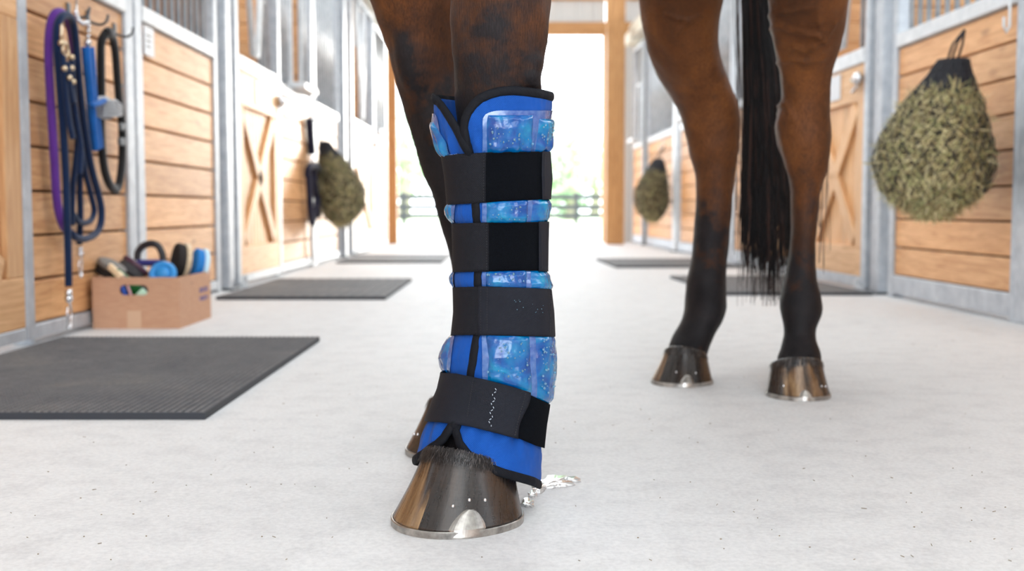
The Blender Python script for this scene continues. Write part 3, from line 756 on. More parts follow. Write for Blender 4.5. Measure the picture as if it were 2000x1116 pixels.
# joints and muscles merged into the limb surfaces
def lump(x, y, D, rx, rz, ry): p = P(x, y, D); b.ball(p, rx, ry, rz, 16, 10)
lump(1400, 205, 2.60, .032, .06, .035)
lump(1585, 210, 2.43, .028, .05, .03)
lump(1386, 592, 2.545, .036, .03, .035); lump(1565, 600, 2.375, .034, .03, .034)
lump(930, 50, 1.40, .034, .10, .03); lump(1020, 20, 1.395, .034, .11, .03); lump(815, 70, 1.80, .04, .10, .03)
lump(858, 262, 1.815, .033, .04, .032)
tmp = b.build('body_source', M['coat'], None)
rm = tmp.modifiers.new('r', 'REMESH'); rm.mode = 'VOXEL'; rm.voxel_size = 0.0062
sm = tmp.modifiers.new('s', 'SMOOTH'); sm.iterations = 16; sm.factor = 0.6
dg = bpy.context.evaluated_depsgraph_get(); ev = tmp.evaluated_get(dg)
me = bpy.data.meshes.new_from_object(ev); bpy.data.objects.remove(tmp)
me.name = 'body'
# raised veins and soft muscle relief
def vein(pts, amp=0.0024, wdt=0.0042): return [P(*p) for p in pts], amp, wdt
VE = [vein([(1298, 28, 2.40), (1325, 38, 2.39), (1345, 42, 2.39), (1368, 32, 2.39)]), vein([(1345, 42, 2.39), (1330, 58, 2.40), (1318, 66, 2.41)]),
      vein([(1530, 40, 2.22), (1560, 52, 2.2), (1590, 60, 2.2), (1612, 62, 2.2), (1630, 85, 2.22)]), vein([(1595, 10, 2.2), (1606, 40, 2.2), (1612, 62, 2.2), (1600, 85, 2.22), (1580, 94, 2.24), (1555, 88, 2.25)]),
      vein([(1600, 85, 2.22), (1625, 70, 2.2), (1640, 40, 2.2)]), vein([(1545, 110, 2.26), (1580, 118, 2.26), (1615, 112, 2.26)]), vein([(1512, 14, 2.22), (1545, 18, 2.2), (1590, 14, 2.2)]),
      vein([(1530, 160, 2.3), (1542, 200, 2.33), (1552, 235, 2.34)]), vein([(1048, 120, 1.38), (1040, 150, 1.37), (1048, 170, 1.38)], .003, .006)]
me.update()
nrm = [v.normal.copy() for v in me.vertices]
pa_ = []
for i, v in enumerate(me.vertices):
    c = v.co
    if 0.3 < c.z < 1.0 and nrm[i].y < 0.3:
        for pts, amp, wd in VE:
            bx = proj(c)
            for q in range(len(pts) - 1):
                A, B = pts[q], pts[q + 1]
                # distance in the plane facing the aisle axis (x,z): veins lie on the front of the thigh
                ax, az = B.x - A.x, B.z - A.z; L = ax * ax + az * az
                t = max(0, min(1, ((c.x - A.x) * ax + (c.z - A.z) * az) / L)); dx, dz = c.x - A.x - ax * t, c.z - A.z - az * t
                d = sqrt(dx * dx + dz * dz)
                if d < wd * 2.5 and abs(c.y - A.y) < 0.22:
                    pa_.append((i, amp * exp(-(d / wd) ** 2)))
for i, a in pa_: me.vertices[i].co += nrm[i] * min(a, .0024) * 1.7
for i, v in enumerate(me.vertices):
    if v.co.z < 1.05:
        n_ = noise.noise(v.co * 16) * 0.0022 + noise.noise(v.co * 38) * 0.0012
        if abs(v.co.y - 1.43) < .13 and v.co.z < .53 and v.co.x < .1: n_ = 0
        v.co += nrm[i] * n_
at = me.attributes.new('points', 'FLOAT', 'POINT')
vals = []
for v in me.vertices:
    z = v.co.z
    if v.co.y > 2.1 and z < 1.2: vals.append(1 - smooth((z - 0.14) / 0.46))
    else: vals.append(1 - smooth((z - 0.42) / 0.42))
at.data.foreach_set('value', vals)
me.transform(Matrix.Translation(-Vector(horse.location)))
for p in me.polygons: p.use_smooth = True
me.materials.clear(); me.materials.append(M['coat'])
body = bpy.data.objects.new('body', me); COL.objects.link(body); body.parent = horse

# ---- hooves with nailed steel shoes
def make_hoof(cpt, yaw, a, bb, ht, hh, shift, a2, b2, mat, clip=0.0, clip_r=0.16, clip_h=0.024, nails=(), seed=0.0, hgt=0.5):
    f = Vector((-sin(yaw), -cos(yaw), 0)); r = Vector((cos(yaw), -sin(yaw), 0)); c = Vector(cpt); zs = 0.0085
    def W_(phi, t, off=0.0):
        cf, sf = cos(phi), sin(phi)
        ra = (a if cf > 0 else a * 0.80) + off; rb = bb * (1 - 0.10 * max(0, -cf)) + off
        lo = f * (ra * cf) + r * (rb * sf)
        ra2 = (a2 if cf > 0 else a2 * 0.9) + off; rb2 = b2 + off
        hi = f * (ra2 * cf - shift) + r * (rb2 * sf)
        h = lerp(ht, hh, (1 - cf) / 2)
        tt = t + 0.05 * sin(pi * t)
        p = lo.lerp(hi, tt); p.z = zs + (h - zs) * t
        return c + p
    NP = 96
    mb = MB(); rows = [0, .03, .1, .2, .3, .4, .5, .6, .7, .8, .88, .94, 1.0]
    rings = [[W_(2 * pi * i / NP, t) for i in range(NP)] for t in rows]
    top = []
    for k_, (s_, dz) in enumerate(((.975, .004), (.9, .008), (.7, .010), (.3, .011))):
        cc = sum(rings[len(rows) - 1], Vector()) / NP
        rings.append([cc + (q - cc) * s_ + Vector((0, 0, dz)) for q in rings[len(rows) - 1]])
    vs = [p for q in rings for p in q]; fs = []; uv = []
    for j in range(len(rings) - 1):
        v0 = rows[j] if j < len(rows) else 1.0 + .02 * (j - len(rows)); v1 = rows[j + 1] if j + 1 < len(rows) else 1.0 + .02 * (j + 1 - len(rows))
        for i in range(NP):
            k_ = (i + 1) % NP; fs.append((j * NP + i, j * NP + k_, (j + 1) * NP + k_, (j + 1) * NP + i))
            uv.append([(i / NP + seed, v0), ((i + 1) / NP + seed, v0), ((i + 1) / NP + seed, v1), (i / NP + seed, v1)])
    fs.append(tuple(range(NP))[::-1]); uv.append([(0, 0)] * NP)
    fs.append(tuple((len(rings) - 1) * NP + i for i in range(NP))); uv.append([(0, 0)] * NP)
    mb.add(vs, fs, uv)
    hf = mb.build('hoof', mat, horse, True)
    sh = MB(); n = 80; rs = []
    for i in range(n + 1):
        ph = lerp(-2.65, 2.65, i / n)
        o1 = W_(ph, 0, .0022); o2 = W_(ph, 0, -.018); rs.append([Vector((o1.x, o1.y, 0.0)), Vector((o1.x, o1.y, zs - .001)), Vector(((o1.x + W_(ph, 0, .0005).x) / 2, (o1.y + W_(ph, 0, .0005).y) / 2, zs)), Vector((o2.x, o2.y, zs)), Vector((o2.x, o2.y, 0.0))])
    sh.loft(rs)
    ccx = MB()
    if clip is not None:
        def cg(u, v):
            w_ = clip_r * (1 - 0.25 * v) * sqrt(max(0.0, 1 - (v * .97) ** 2.6)); ph = clip + (u - .5) * 2 * w_
            p = W_(ph, (clip_h * v) / ht, .0022 + .0012 * (1 - v) - .003 * abs(2 * u - 1) ** 3)
            if v == 0: p.z = 0.002
            return p
        sh.grid(cg, 14, 12)
    so = sh.build('shoe', M['shoe'], hf, False)
    for (ph, t) in nails:
        q = MB(); q.ball(W_(ph, t, .0004), .0023, .0023, .0027, 8, 6); q.build('nail', M['chrome'], so, True)
    return W_, hf
WN, hoof_near = make_hoof(ground(901, 1012), radians(30), .094, .079, .088, .040, .020, .062, .056, M['hoof'], clip=radians(42), clip_r=.27, clip_h=.026,
                 nails=((radians(26), .33), (radians(40), .42), (radians(55), .42)), seed=0)
nl = (radians(-42), .30), (radians(-28), .32), (radians(28), .32), (radians(42), .30)
WF, _ = make_hoof(ground(893, 879), radians(30), .090, .075, .085, .04, .02, .060, .054, M['hoof_b'], clip=0, nails=nl, seed=0)
WL, _ = make_hoof(ground(1334, 747), radians(32), .078, .066, .077, .045, .018, .050, .046, M['hoof_l'], clip=radians(34), clip_r=.22, clip_h=.02, nails=((radians(10), .32), (radians(50), .32)), seed=0)
WR, _ = make_hoof(ground(1558, 773), radians(2), .073, .063, .077, .045, .016, .052, .052, M['hoof_r'], clip=0.0, clip_r=.2, clip_h=.015, nails=((radians(-40), .28), (radians(38), .28), (radians(52), .26)), seed=0)

# short hair fringing the coronet of each hoof
def fringe(W_, n, lo, hi, ln, wd, name='coronet_hair', inset=.003):
    mb = MB()
    for _ in range(n):
        ph = random.uniform(lo, hi); t0 = random.uniform(.93, 1.11); off = random.uniform(-.001, .0022)
        p0 = W_(ph, t0, off); L = ln * random.uniform(.5, 1.2)
        p2 = W_(ph + random.uniform(-.06, .06), t0 - L, off + .0010); p1 = (p0 + p2) / 2 + (p2 - W_(ph, t0 - L, -.03)).normalized() * .0012
        side = Vector((-(p2 - p0).y, (p2 - p0).x, 0)); side = (W_(ph + .02, .9) - W_(ph, .9)).normalized() * wd / 2
        mb.add([p0 - side, p0 + side, p1 + side * .8, p1 - side * .8, p2], [(0, 1, 2, 3), (3, 2, 4)])
    mb.build(name, M['fringe'], horse)
fringe(WN, 3000, radians(-100), radians(75), .11, .0005, inset=0)
fringe(WL, 350, radians(-110), radians(110), .16, .0012); fringe(WR, 350, radians(-110), radians(110), .16, .0012); fringe(WF, 300, radians(-110), radians(60), .16, .0012)

# ---- tail: a dense fall of long strands with ragged ends
tb = MB(); TD = 2.78
def tail_x(y): return interp([(-300, 1470, 1520), (-100, 1452, 1512), (0, 1450, 1511), (80, 1452, 1520), (150, 1455, 1530), (220, 1456, 1538), (300, 1454, 1543), (400, 1449, 1550), (500, 1446, 1550), (600, 1444, 1550)], y)
core = []
for y in (-420, -300, -200, -100, 0, 100, 200, 300, 350, 390, 420, 440):
    xl, xr = tail_x(y); sh_ = 8 if y < 330 else lerp(8, 48, (y - 330) / 110); c = P((xl + xr) / 2 + 3, y, TD); r = (P(xr - sh_, y, TD) - P(xl + sh_, y, TD)).x / 2
    core.append([Vector((c.x + r * (1 + .05 * sin(9 * a + y)) * sin(a), c.y + r * .55 * (1 + .06 * cos(7 * a)) * cos(a) + (.10 if y < -300 else 0), c.z)) for a in [2 * pi * i / 24 for i in range(24)]])
tb.loft(core, tone=0.1)
for s_ in range(760):
    u = random.uniform(-1, 1); v = random.uniform(-1, 1); u = u if abs(u) > .0 else 0
    yend = random.gauss(522, 46) - 60 * abs(u) ** 2; yend = min(yend, 598); y0 = random.choice((-300, -200, -100, 0, 100, 200))
    ph = random.uniform(0, 6); pts = []; amp = random.uniform(.5, 4); fl = random.uniform(-10, 10)
    for j in range(12):
        t = j / 11; y = lerp(y0, yend, t); xl, xr = tail_x(y); x = (xl + xr) / 2 + u * (xr - xl) / 2 * (1.02 + .05 * sin(ph)) + amp * sin(ph + t * 5) + fl * max(0, (y - 380) / 200)
        pts.append(P(x, y, TD - .045 * sqrt(max(0, 1 - u * u)) * (1 if v > -.2 else -1) - .004 * random.random()))
    r0 = random.uniform(.0010, .0022)
    tb.tube(pts, [r0 * (1 - .75 * (j / 11) ** 2) for j in range(12)], 4, caps=False, tone=random.choice((0, .1, .3, .5, .7, .95)) if y0 < 200 else random.random())
for s_ in range(26):      # stray hairs
    pts = []; side = random.random() < .45; x0 = random.uniform(1594, 1624) if side else random.uniform(1428, 1452); y0 = 250 if side else -60; y1 = random.uniform(380, 540)
    for j in range(10):
        t = j / 9; pts.append(P(x0 + 5 * sin(t * 3 + s_) + (0 if side else 8 * t), lerp(y0, y1, t), TD + .05 * t))
    tb.tube(pts, .0008, 3, caps=False, tone=.95)
tail = tb.build('tail', M['hair'], horse, True)

# ================================================================= THE COOLING BOOT
BT = [(120, 858, 1070, 1.43), (185, 850, 1072, 1.43), (250, 853, 1068, 1.43), (297, 868, 1062, 1.43), (350, 876, 1066, 1.43), (400, 880, 1062, 1.43), (420, 881, 1059, 1.43), (435, 889, 1060, 1.43), (530, 891, 1058, 1.43), (545, 890, 1060, 1.43),
      (560, 892, 1066, 1.43), (610, 893, 1072, 1.43), (655, 888, 1074, 1.43), (675, 878, 1072, 1.43), (700, 869, 1074, 1.43), (730, 873, 1072, 1.43), (760, 866, 1068, 1.43), (790, 853, 1066, 1.428), (830, 838, 1060, 1.422), (880, 821, 1055, 1.412), (930, 805, 1052, 1.405), (975, 796, 1048, 1.40)]
STR = [([(872, 305), (900, 301), (950, 298), (1000, 297), (1048, 296), (1075, 297)], [(872, 401), (950, 396), (1048, 390), (1075, 390)]),
       ([(886, 437), (950, 435), (1040, 434), (1068, 434)], [(886, 532), (950, 531), (1040, 529), (1068, 530)]),
       ([(888, 562), (940, 560), (1000, 562), (1060, 565), (1080, 570)], [(884, 655), (960, 655), (1080, 658)]),
       ([(868, 728), (900, 730), (950, 742), (1000, 757), (1030, 769), (1070, 790)], [(834, 822), (870, 825), (920, 833), (970, 847), (1010, 860), (1040, 874), (1066, 882)])]
def squeeze(x, y):
    m = 1.0
    for top, bot in STR:
        t, bo = interp(top, x), interp(bot, x)
        d = max(t - y, y - bo)
        m = min(m, sqrt(max(0.0, min(1.0, (d + 2) / 11.0))))
    return m
def Sf(th, y, off=0.0):
    xl, xr, D = interp(BT, y); cx = (xl + xr) / 2; Y0 = P(cx, y, D)
    R = (P(xr, y, D) - P(xl, y, D)).x / 2 * 0.997
    a = radians(th)
    X = Y0.x + (R + off) * sin(a); Yw = D - (R * .92 + off) * cos(a)
    Yz = Yw if abs(th) < 90 else D
    return Vector((X, Yw, P(cx, y, Yz).z))
_c = {}
def xof(th, y):
    t = max(-86, min(86, th)); x = proj(Sf(t, y))[0]
    return x + (th - t) * .35
def TH(x, y):
    kx = (round(x, 1), round(y, 1))
    if kx in _c: return _c[kx]
    lo, hi = -84.0, 84.0
    for _ in range(22):
        m = (lo + hi) / 2
        if proj(Sf(m, y))[0] < x: lo = m
        else: hi = m
    _c[kx] = m; return m
def uvS(th, y): return (radians(th) * .065, P(1000, y, 1.37).z)
SEAM = [(250, 909), (300, 919), (410, 932), (545, 935), (600, 933), (657, 933), (730, 922), (800, 905), (840, 892)]
MT = [(909, 250), (911, 235), (917, 219), (927, 204), (940, 192), (957, 184), (975, 179), (1000, 177), (1030, 180), (1055, 184), (1076, 190), (1120, 190)]
MBt = [(891, 832), (893, 850), (900, 868), (912, 886), (930, 902), (955, 915), (985, 926), (1015, 934), (1040, 942), (1052, 948), (1100, 955)]
FT = [(800, 186), (846, 190), (852, 192), (860, 197), (868, 206), (878, 222), (890, 243), (905, 270), (921, 300)]
FB = [(780, 935), (812, 901), (828, 890), (840, 881), (855, 870), (868, 858), (878, 845), (887, 832)]
boot = empty('cooling_boot', Sf(0, 900, 0) - Vector((0, -.06, Sf(0, 900, 0).z)), 'blue gel cooling boot with four black straps on the front leg', 'horse boot')
boot.location.z = 0.03
def wr(th, y): return .0016 * noise.noise(Vector((th * .06, y * .018, 3))) + .0008 * noise.noise(Vector((th * .2, y * .05, 9)))
def foldn(th, y):
    """gathered folds fanning out below the lowest strap and above the first"""
    a = math.exp(-((y - 845) / 26) ** 2) if y > 800 else math.exp(-((y - 290) / 22) ** 2)
    return a * .0022 * sin(th * .34 + 2 * noise.noise(Vector((th * .03, y * .02, 0))))
def panel(name, u_th, top, bot, offf, nu=120, nv=150, mat='blue', par=None, solid=.003, shape=None):
    cols = []
    for i in range(nu + 1):
        u = i / nu; u = shape(u) if shape else u
        yt, yb = 250, 830
        for _ in range(14):
            yt = lerp(yt, interp(top, xof(u_th(u, yt), yt)), .7); yb = lerp(yb, interp(bot, xof(u_th(u, yb), yb)), .7)
        cols.append((u, yt, yb))
    mb = MB(); vs = []; uvp = []
    for j in range(nv + 1):
        for u, yt, yb in cols:
            y = lerp(yt, yb, j / nv); th = u_th(u, y); vs.append(Sf(th, y, offf(th, y))); uvp.append(uvS(th, y))
    fs = []; uv = []
    for j in range(nv):
        for i in range(nu):
            a = j * (nu + 1) + i; q = (a, a + 1, a + nu + 2, a + nu + 1); fs.append(q); uv.append([uvp[k_] for k_ in q])
    mb.add(vs, fs, uv)
    return mb.build(name, M[mat], par or boot, True, solid=solid), cols
def thL(y): return TH(interp(SEAM, y), y)
o_main = lambda th, y: .0015 + wr(th, y) + foldn(th, y) + .0025 * squeeze(xof(th, y), y) * (1 if y < 800 else .5)
mainp, mcols = panel('shell', lambda u, y: lerp(thL(y), 186, u), MT, MBt, o_main, shape=lambda u: u ** 1.5)
o_flap = lambda th, y: .0008 + wr(th, y) + foldn(th, y) + .0022 * squeeze(xof(th, y), y)
flap, fcols = panel('inner_flap', lambda u, y: lerp(thL(y) + 1.5, -176, u), FT, FB, o_flap, 100, 150, shape=lambda u: u ** 1.5)
# binding along the edges
def binding(pts, r=.0058, name='edge_binding', flat=.5):
    mb = MB(); P_ = []
    for th, y, off in pts: P_.append(Sf(th, y, off))
    ax = [Vector((0, 0, 0))]
    mb2 = MB(); n = 10; m = len(P_); rings = []; uvd = 0
    for i in range(m):
        t = (P_[min(i + 1, m - 1)] - P_[max(i - 1, 0)]).normalized()
        th = radians(pts[i][0]); nr = Vector((sin(th), -cos(th), 0)); nr = (nr - t * nr.dot(t)).normalized(); bi = t.cross(nr)
        rings.append([P_[i] + nr * (cos(2 * pi * k_ / n) * r * flat) + bi * (sin(2 * pi * k_ / n) * r) for k_ in range(n)])
    fs = []; uv = []; vs = [p for q in rings for p in q]
    for i in range(m - 1):
        d = (P_[i + 1] - P_[i]).length
        for k_ in range(n):
            l = (k_ + 1) % n; fs.append((i * n + k_, i * n + l, (i + 1) * n + l, (i + 1) * n + k_))
            c0, c1 = k_ * r * .6, (k_ + 1) * r * .6; uv.append([(uvd, c0), (uvd, c1), (uvd + d, c1), (uvd + d, c0)])
        uvd += d
    fs.append(tuple(range(n))); uv.append([(0, 0)] * n); fs.append(tuple((m - 1) * n + k_ for k_ in range(n))); uv.append([(0, 0)] * n)
    mb.add(vs, fs, uv); return mb.build(name, M['binding'], boot, True)
def resample(pts, step=1.0):
    return pts
mtop = [(lerp(thL(yt), 186, u), yt, o_main(lerp(thL(yt), 186, u), yt) - .0005) for u, yt, yb in mcols]
seam = [(thL(y), y, o_main(thL(y), y) + (.0006 if y < 286 or y > 738 else -.0012)) for y in range(256, 832, 6)]
mbot = [(lerp(thL(yb), 186, u), yb, o_main(lerp(thL(yb), 186, u), yb) - .0005) for u, yt, yb in mcols]
binding(mtop[::-1] + seam + mbot)
ftop = [(lerp(thL(yt) + 1.5, -176, u), yt, o_flap(lerp(thL(yt), -176, u), yt) + .0012) for u, yt, yb in fcols]
fbot = [(lerp(thL(yb) + 1.5, -176, u), yb, o_flap(lerp(thL(yb), -176, u), yb) + .0008) for u, yt, yb in fcols]
binding(ftop); binding(fbot)
# gel packs: clear welded film with bulging cells of blue gel
GB = [(930, 745), (1000, 770), (1030, 785), (1070, 800), (1200, 806)]
def film(x0, th1, y0, off, name, par=None, right=True):
    def fn(u, v):
        yy0 = y0 + 16 * (1 - sqrt(max(0, 1 - (1 - min(1, u / .11)) ** 2))); y = lerp(yy0, interp(GB, 1030), v)
        a = TH(x0, y) if not callable(x0) else x0(y); th = lerp(a, th1, u)
        # rounded upper corner
        return Sf(th, y, o_main(th, y) + off)
    mb = MB(); mb.grid(fn, 60, 220); return mb.build(name, M['weld'], par or boot, True)
filmR = film(944, 150, 216, .0012, 'welded_film')
filmL = film(lambda y: TH(interp(FT, 870) and min(862 + max(0, (y - 240)) * .12, 898), y) if y < 300 else TH(interp([(300, 900), (420, 893), (545, 893), (660, 893), (700, 888), (760, 884)], y), y), -150, 222, .0012, 'welded_film')
def cell(name, xa, xb, y0, y1, par, h=.0065, rad=.12, nu=70, nv=420, sgn=1):
    """xa(y), xb(y) give the two side angles"""
    def fn(u, v):
        y = lerp(y0, y1, v); th = lerp(xa(y), xb(y), u); x = xof(th, y); q = squeeze(x, y)
        eu = (1 - abs(2 * u - 1) ** 5); ey = min(1, min(y - y0, y1 - y) / 9.0); ey = sqrt(max(0, 1 - (1 - max(0, ey)) ** 2))
        g = eu * ey * (0.12 + .88 * q)
        n_ = noise.noise(Vector((th * .04, y * .022, 2))) * .0016 + noise.noise(Vector((th * .14, y * .07, 5))) * .0005
        return Sf(th, y, o_main(th, y) + .0010 + g * (h + n_ * q))
    mb = MB(); mb.grid(fn, nu, nv); return mb.build(name, M['gel'], par, True)
cell('gel_cell', lambda y: TH(interp([(226, 953), (240, 951), (420, 952), (650, 950), (700, 956), (760, 952)], y), y), lambda y: TH(interp([(226, 1036), (420, 1026), (545, 1024), (650, 1030), (790, 1034)], y), y), 225, 790, filmR, .0055)
cell('gel_cell', lambda y: TH(interp([(226, 1046), (420, 1033), (545, 1031), (650, 1040), (790, 1043)], y), y), lambda y: 118, 232, 800, filmR, .0045)
cell('gel_cell', lambda y: TH(interp([(240, 856), (300, 884), (420, 889), (545, 891), (660, 888), (720, 880), (760, 877)], y), y), lambda y: -125, 238, 770, filmL, .0035)
# straps
def strap_patch(name, si, tha, thb, off, mat, par, ext=0.0, solid=.0014, nu=90, nv=16, edge=0, lift=None):
    top, bot = STR[si]
    def fn(u, v):
        y = 0
        # side lines may follow the strap slant
        ym = lerp(interp(top, 950), interp(bot, 950), v)
        a = tha(ym) if callable(tha) else tha; b_ = thb(ym) if callable(thb) else thb
        th = lerp(a, b_, u)
        y = ym
        for _ in range(3):
            x = xof(th, y); y = lerp(interp(top, x) - ext, interp(bot, x) + ext, v)
        o = off + .0007 * noise.noise(Vector((th * .04, y * .01, si * 3.3))) + (lift(u, v) if lift else 0)
        return Sf(th, y, o + .0022)
    def uvf(u, v):
        a = tha(400) if callable(tha) else tha; b_ = thb(400) if callable(thb) else thb
        return (radians(lerp(a, b_, u)) * .066, v * .06)
    mb = MB(); mb.grid(fn, nu, nv, uvf); return mb.build(name, M[mat], par, False if False else True, solid=solid)
def stitches(par, pts, mat='stitch', r=.0005, gap=1):
    mb = MB()
    for i in range(0, len(pts) - 1, 2): mb.tube([pts[i], pts[i + 1]], r, 5)
    mb.build('stitching', M[mat], par)
def sline(si, thf, v0, v1, off, n=34):
    top, bot = STR[si]; out = []
    for i in range(n):
        v = lerp(v0, v1, i / (n - 1)); ym = lerp(interp(top, 950), interp(bot, 950), v); th = thf(ym); y = ym
        for _ in range(3): x = xof(th, y); y = lerp(interp(top, x), interp(bot, x), v)
        out.append(Sf(th, y, off + .0022))
    return out
xt = lambda x: (lambda y: TH(x, y))
# 1
s1 = strap_patch('strap', 0, -178, 178, .0030, 'web', boot)
strap_patch('loop_pile', 0, xt(951), xt(1050), .0045, 'pile', s1, -1)
strap_patch('folded_tab', 0, xt(1048), 110, .0066, 'web_dense', s1, 0)
stitches(s1, sline(0, xt(947), .03, .97, .0040)); stitches(s1, sline(0, xt(1052), .05, .95, .0070))
# 2
s2 = strap_patch('strap', 1, -178, 178, .0030, 'web', boot)
strap_patch('loop_pile', 1, xt(957), xt(1044), .0045, 'pile', s2, -1)
strap_patch('folded_tab', 1, xt(1042), 110, .0066, 'web_dense', s2, 1)
stitches(s2, sline(1, xt(953), .03, .97, .0040)); stitches(s2, sline(1, xt(1046), .05, .95, .0070))
# 3
s3 = strap_patch('strap', 2, -178, 178, .0030, 'web', boot)
strap_patch('overlay_band', 2, xt(939), 112, .0050, 'web_dense', s3, .5)
stitches(s3, sline(2, xt(944), .03, .97, .0056)); stitches(s3, sline(2, xt(1064), .03, .97, .0056)); stitches(s3, sline(2, xt(955), .04, .90, .0056))
# 4
s4 = strap_patch('strap', 3, -178, lambda y: TH(lerp(1030, 1006, smooth((y - 742) / 95)), y), .0062, 'web_dense', boot, 0, lift=lambda u, v: .003 * max(0, (u - .86) / .14) ** 2)
strap_patch('loop_pile', 3, lambda y: TH(985, y), 130, .0036, 'pile', s4, -3)
stitches(s4, sline(3, lambda y: TH(lerp(930, 912, (y - 742) / 95), y), .05, .8, .0072)); stitches(s4, sline(3, lambda y: TH(lerp(1022, 999, (y - 742) / 95), y), .05, .95, .0098))
sp_ = sline(3, lambda y: TH(lerp(970, 955, (y - 742) / 95) + 3 * sin(y * .35), y), .12, .9, .0074, 26)
stitches(s4, sp_, 'stitch_pale', .0005)
# water drops on film and straps
wd = MB(); rnd = random.Random(5)
def drop(x, y, off, r):
    th = TH(x, y); p = Sf(th, y, off); a = radians(th); n_ = Vector((sin(a), -cos(a), 0))
    wd.ball(p - n_ * r * .25, r, r, r * rnd.uniform(.9, 1.25), 8, 6)
def goff(x, y):
    th = TH(x, y); return o_main(th, y) + .0010 + .0062 * (.12 + .88 * squeeze(x, y))
for _ in range(150):
    reg = rnd.choice(((955, 1030, 240, 290), (955, 1022, 404, 430), (955, 1024, 535, 556), (955, 1028, 664, 745), (955, 1028, 664, 745), (1046, 1066, 240, 290), (1046, 1068, 664, 770), (1044, 1068, 680, 770)))
    x, y = rnd.uniform(reg[0], reg[1]), rnd.uniform(reg[2], reg[3])
    if squeeze(x, y) < .5: continue
    drop(x, y, goff(x, y), rnd.choice((.0006, .0008, .0011, .0015)))
for _ in range(14): drop(rnd.uniform(1000, 1060), rnd.uniform(584, 612), .0085, rnd.uniform(.0004, .0007))
tag(wd.build('water_drops', M['water'], boot, True), kind='stuff')
# ================================================================= HAY NETS, TACK, BOX, PUDDLE
def hay_net(cx, cy, Dc, prof, hook, label, nblade, par_side, netn=26, seed=1):
    """prof: (y, half width px, depth factor) rows top to bottom, about column cx(y)"""
    rn = random.Random(seed)
    zs = []
    for y, xm, hw, df in prof:
        c = P(xm, y, Dc); r = hw * Dc / F; zs.append((c, r, r * df))
    base = Vector((zs[len(zs) // 2][0].x, Dc, zs[-1][0].z))
    e = empty('hay_net', base, label, 'hay net')
    # dense profile
    prof_d = []
    for i in range(len(zs) - 1):
        for k_ in range(4):
            t = k_ / 4; prof_d.append((zs[i][0].lerp(zs[i + 1][0], t), lerp(zs[i][1], zs[i + 1][1], t), lerp(zs[i][2], zs[i + 1][2], t)))
    prof_d.append(zs[-1]); m = len(prof_d); NS = 40
    def pt(a, j, off=0.0):
        j = max(0, min(m - 1.001, j)); i = int(j); t = j - i
        c = prof_d[i][0].lerp(prof_d[i + 1][0], t); rx = lerp(prof_d[i][1], prof_d[i + 1][1], t) + off; ry = lerp(prof_d[i][2], prof_d[i + 1][2], t) + off
        n_ = 1 + .07 * noise.noise(Vector((3 * cos(a), 3 * sin(a), j * .35 + seed * 7)))
        return c + Vector((rx * n_ * sin(a), -ry * n_ * cos(a), 0))
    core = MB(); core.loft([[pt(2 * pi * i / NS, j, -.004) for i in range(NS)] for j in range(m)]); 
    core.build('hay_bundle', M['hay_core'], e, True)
    bl = MB(); j0 = m * .20
    R = max(z[1] for z in zs)
    for _ in range(nblade):
        a = rn.uniform(-pi, pi); j = rn.uniform(j0, m - 1.2)
        # even density
        p = pt(a, j, rn.uniform(-.004, .006)); nrm_ = (p - Vector((prof_d[int(j)][0].x, prof_d[int(j)][0].y, p.z))).normalized()
        tn = Vector((-nrm_.y, nrm_.x, 0)); d = (tn * rn.gauss(0, 1) + Vector((0, 0, rn.gauss(0, .9))) + nrm_ * rn.gauss(.10, .28)).normalized()
        L = rn.uniform(.018, .055); w = d.cross(nrm_).normalized() * rn.uniform(.0006, .0019)
        p2 = p + d * L * .5 + nrm_ * .001; p3 = p + d * L + nrm_ * rn.uniform(-.004, .004)
        bl.add([p - w, p + w, p2 + w, p2 - w, p3 + w * .5, p3 - w * .5], [(0, 1, 2, 3), (3, 2, 4, 5)], tone=min(1, max(0, rn.gauss(.5, .34))))
    tag(bl.build('hay_stalks', M['hay'], e), kind='stuff')
    # knotted net: two families of diagonal cords
    nt = MB(); steps = int(m * 1.5)
    for fam in (1, -1):
        for q in range(netn):
            pts = []; a0 = 2 * pi * q / netn
            for i in range(steps + 1):
                t = i / steps; pts.append(pt(a0 + fam * t * 2.2, t * (m - 1.01), .010))
            nt.tube(pts, .0019, 4, caps=False)
    nt.build('net_mesh', M['net'], e, True)
    # gathered dark neck of the net and its drawstring
    nk = MB(); c0 = prof_d[0][0]
    nk.loft([[pt(2 * pi * i / NS, j, .0045 + .004 * sin(i * 1.9)) for i in range(NS)] for j in [m * .22 * k_ / 5 for k_ in range(6)]])
    nk.build('gathered_neck', M['net'], e, True)
    ck = MB(); H = P(*hook); r_ = .0045 * (1 if Dc < 6 else .8)
    for dx in (-.022, -.008, .012): ck.tube([c0 + Vector((dx, 0, -.01)), c0.lerp(H, .5) + Vector((dx * 1.0, 0, 0)), H], r_, 6)
    ck.build('drawstring', M['net'], e, True)
    return H
rh = P(1893, 52, 3.86)
hay_net(1825, 260, 3.93, [(116, 1862, 22, 1), (140, 1857, 33, 1), (170, 1848, 50, 1), (200, 1840, 68, .95), (235, 1832, 85, .9), (270, 1826, 99, .88), (305, 1824, 108, .85), (340, 1823, 107, .85), (370, 1822, 96, .85), (392, 1821, 74, .85), (408, 1820, 44, .85), (416, 1820, 12, 1)],
        (1884, 58, 3.88), 'large full hay net hanging on the right wall nearest the viewer', 9500, RS, 26, 1)
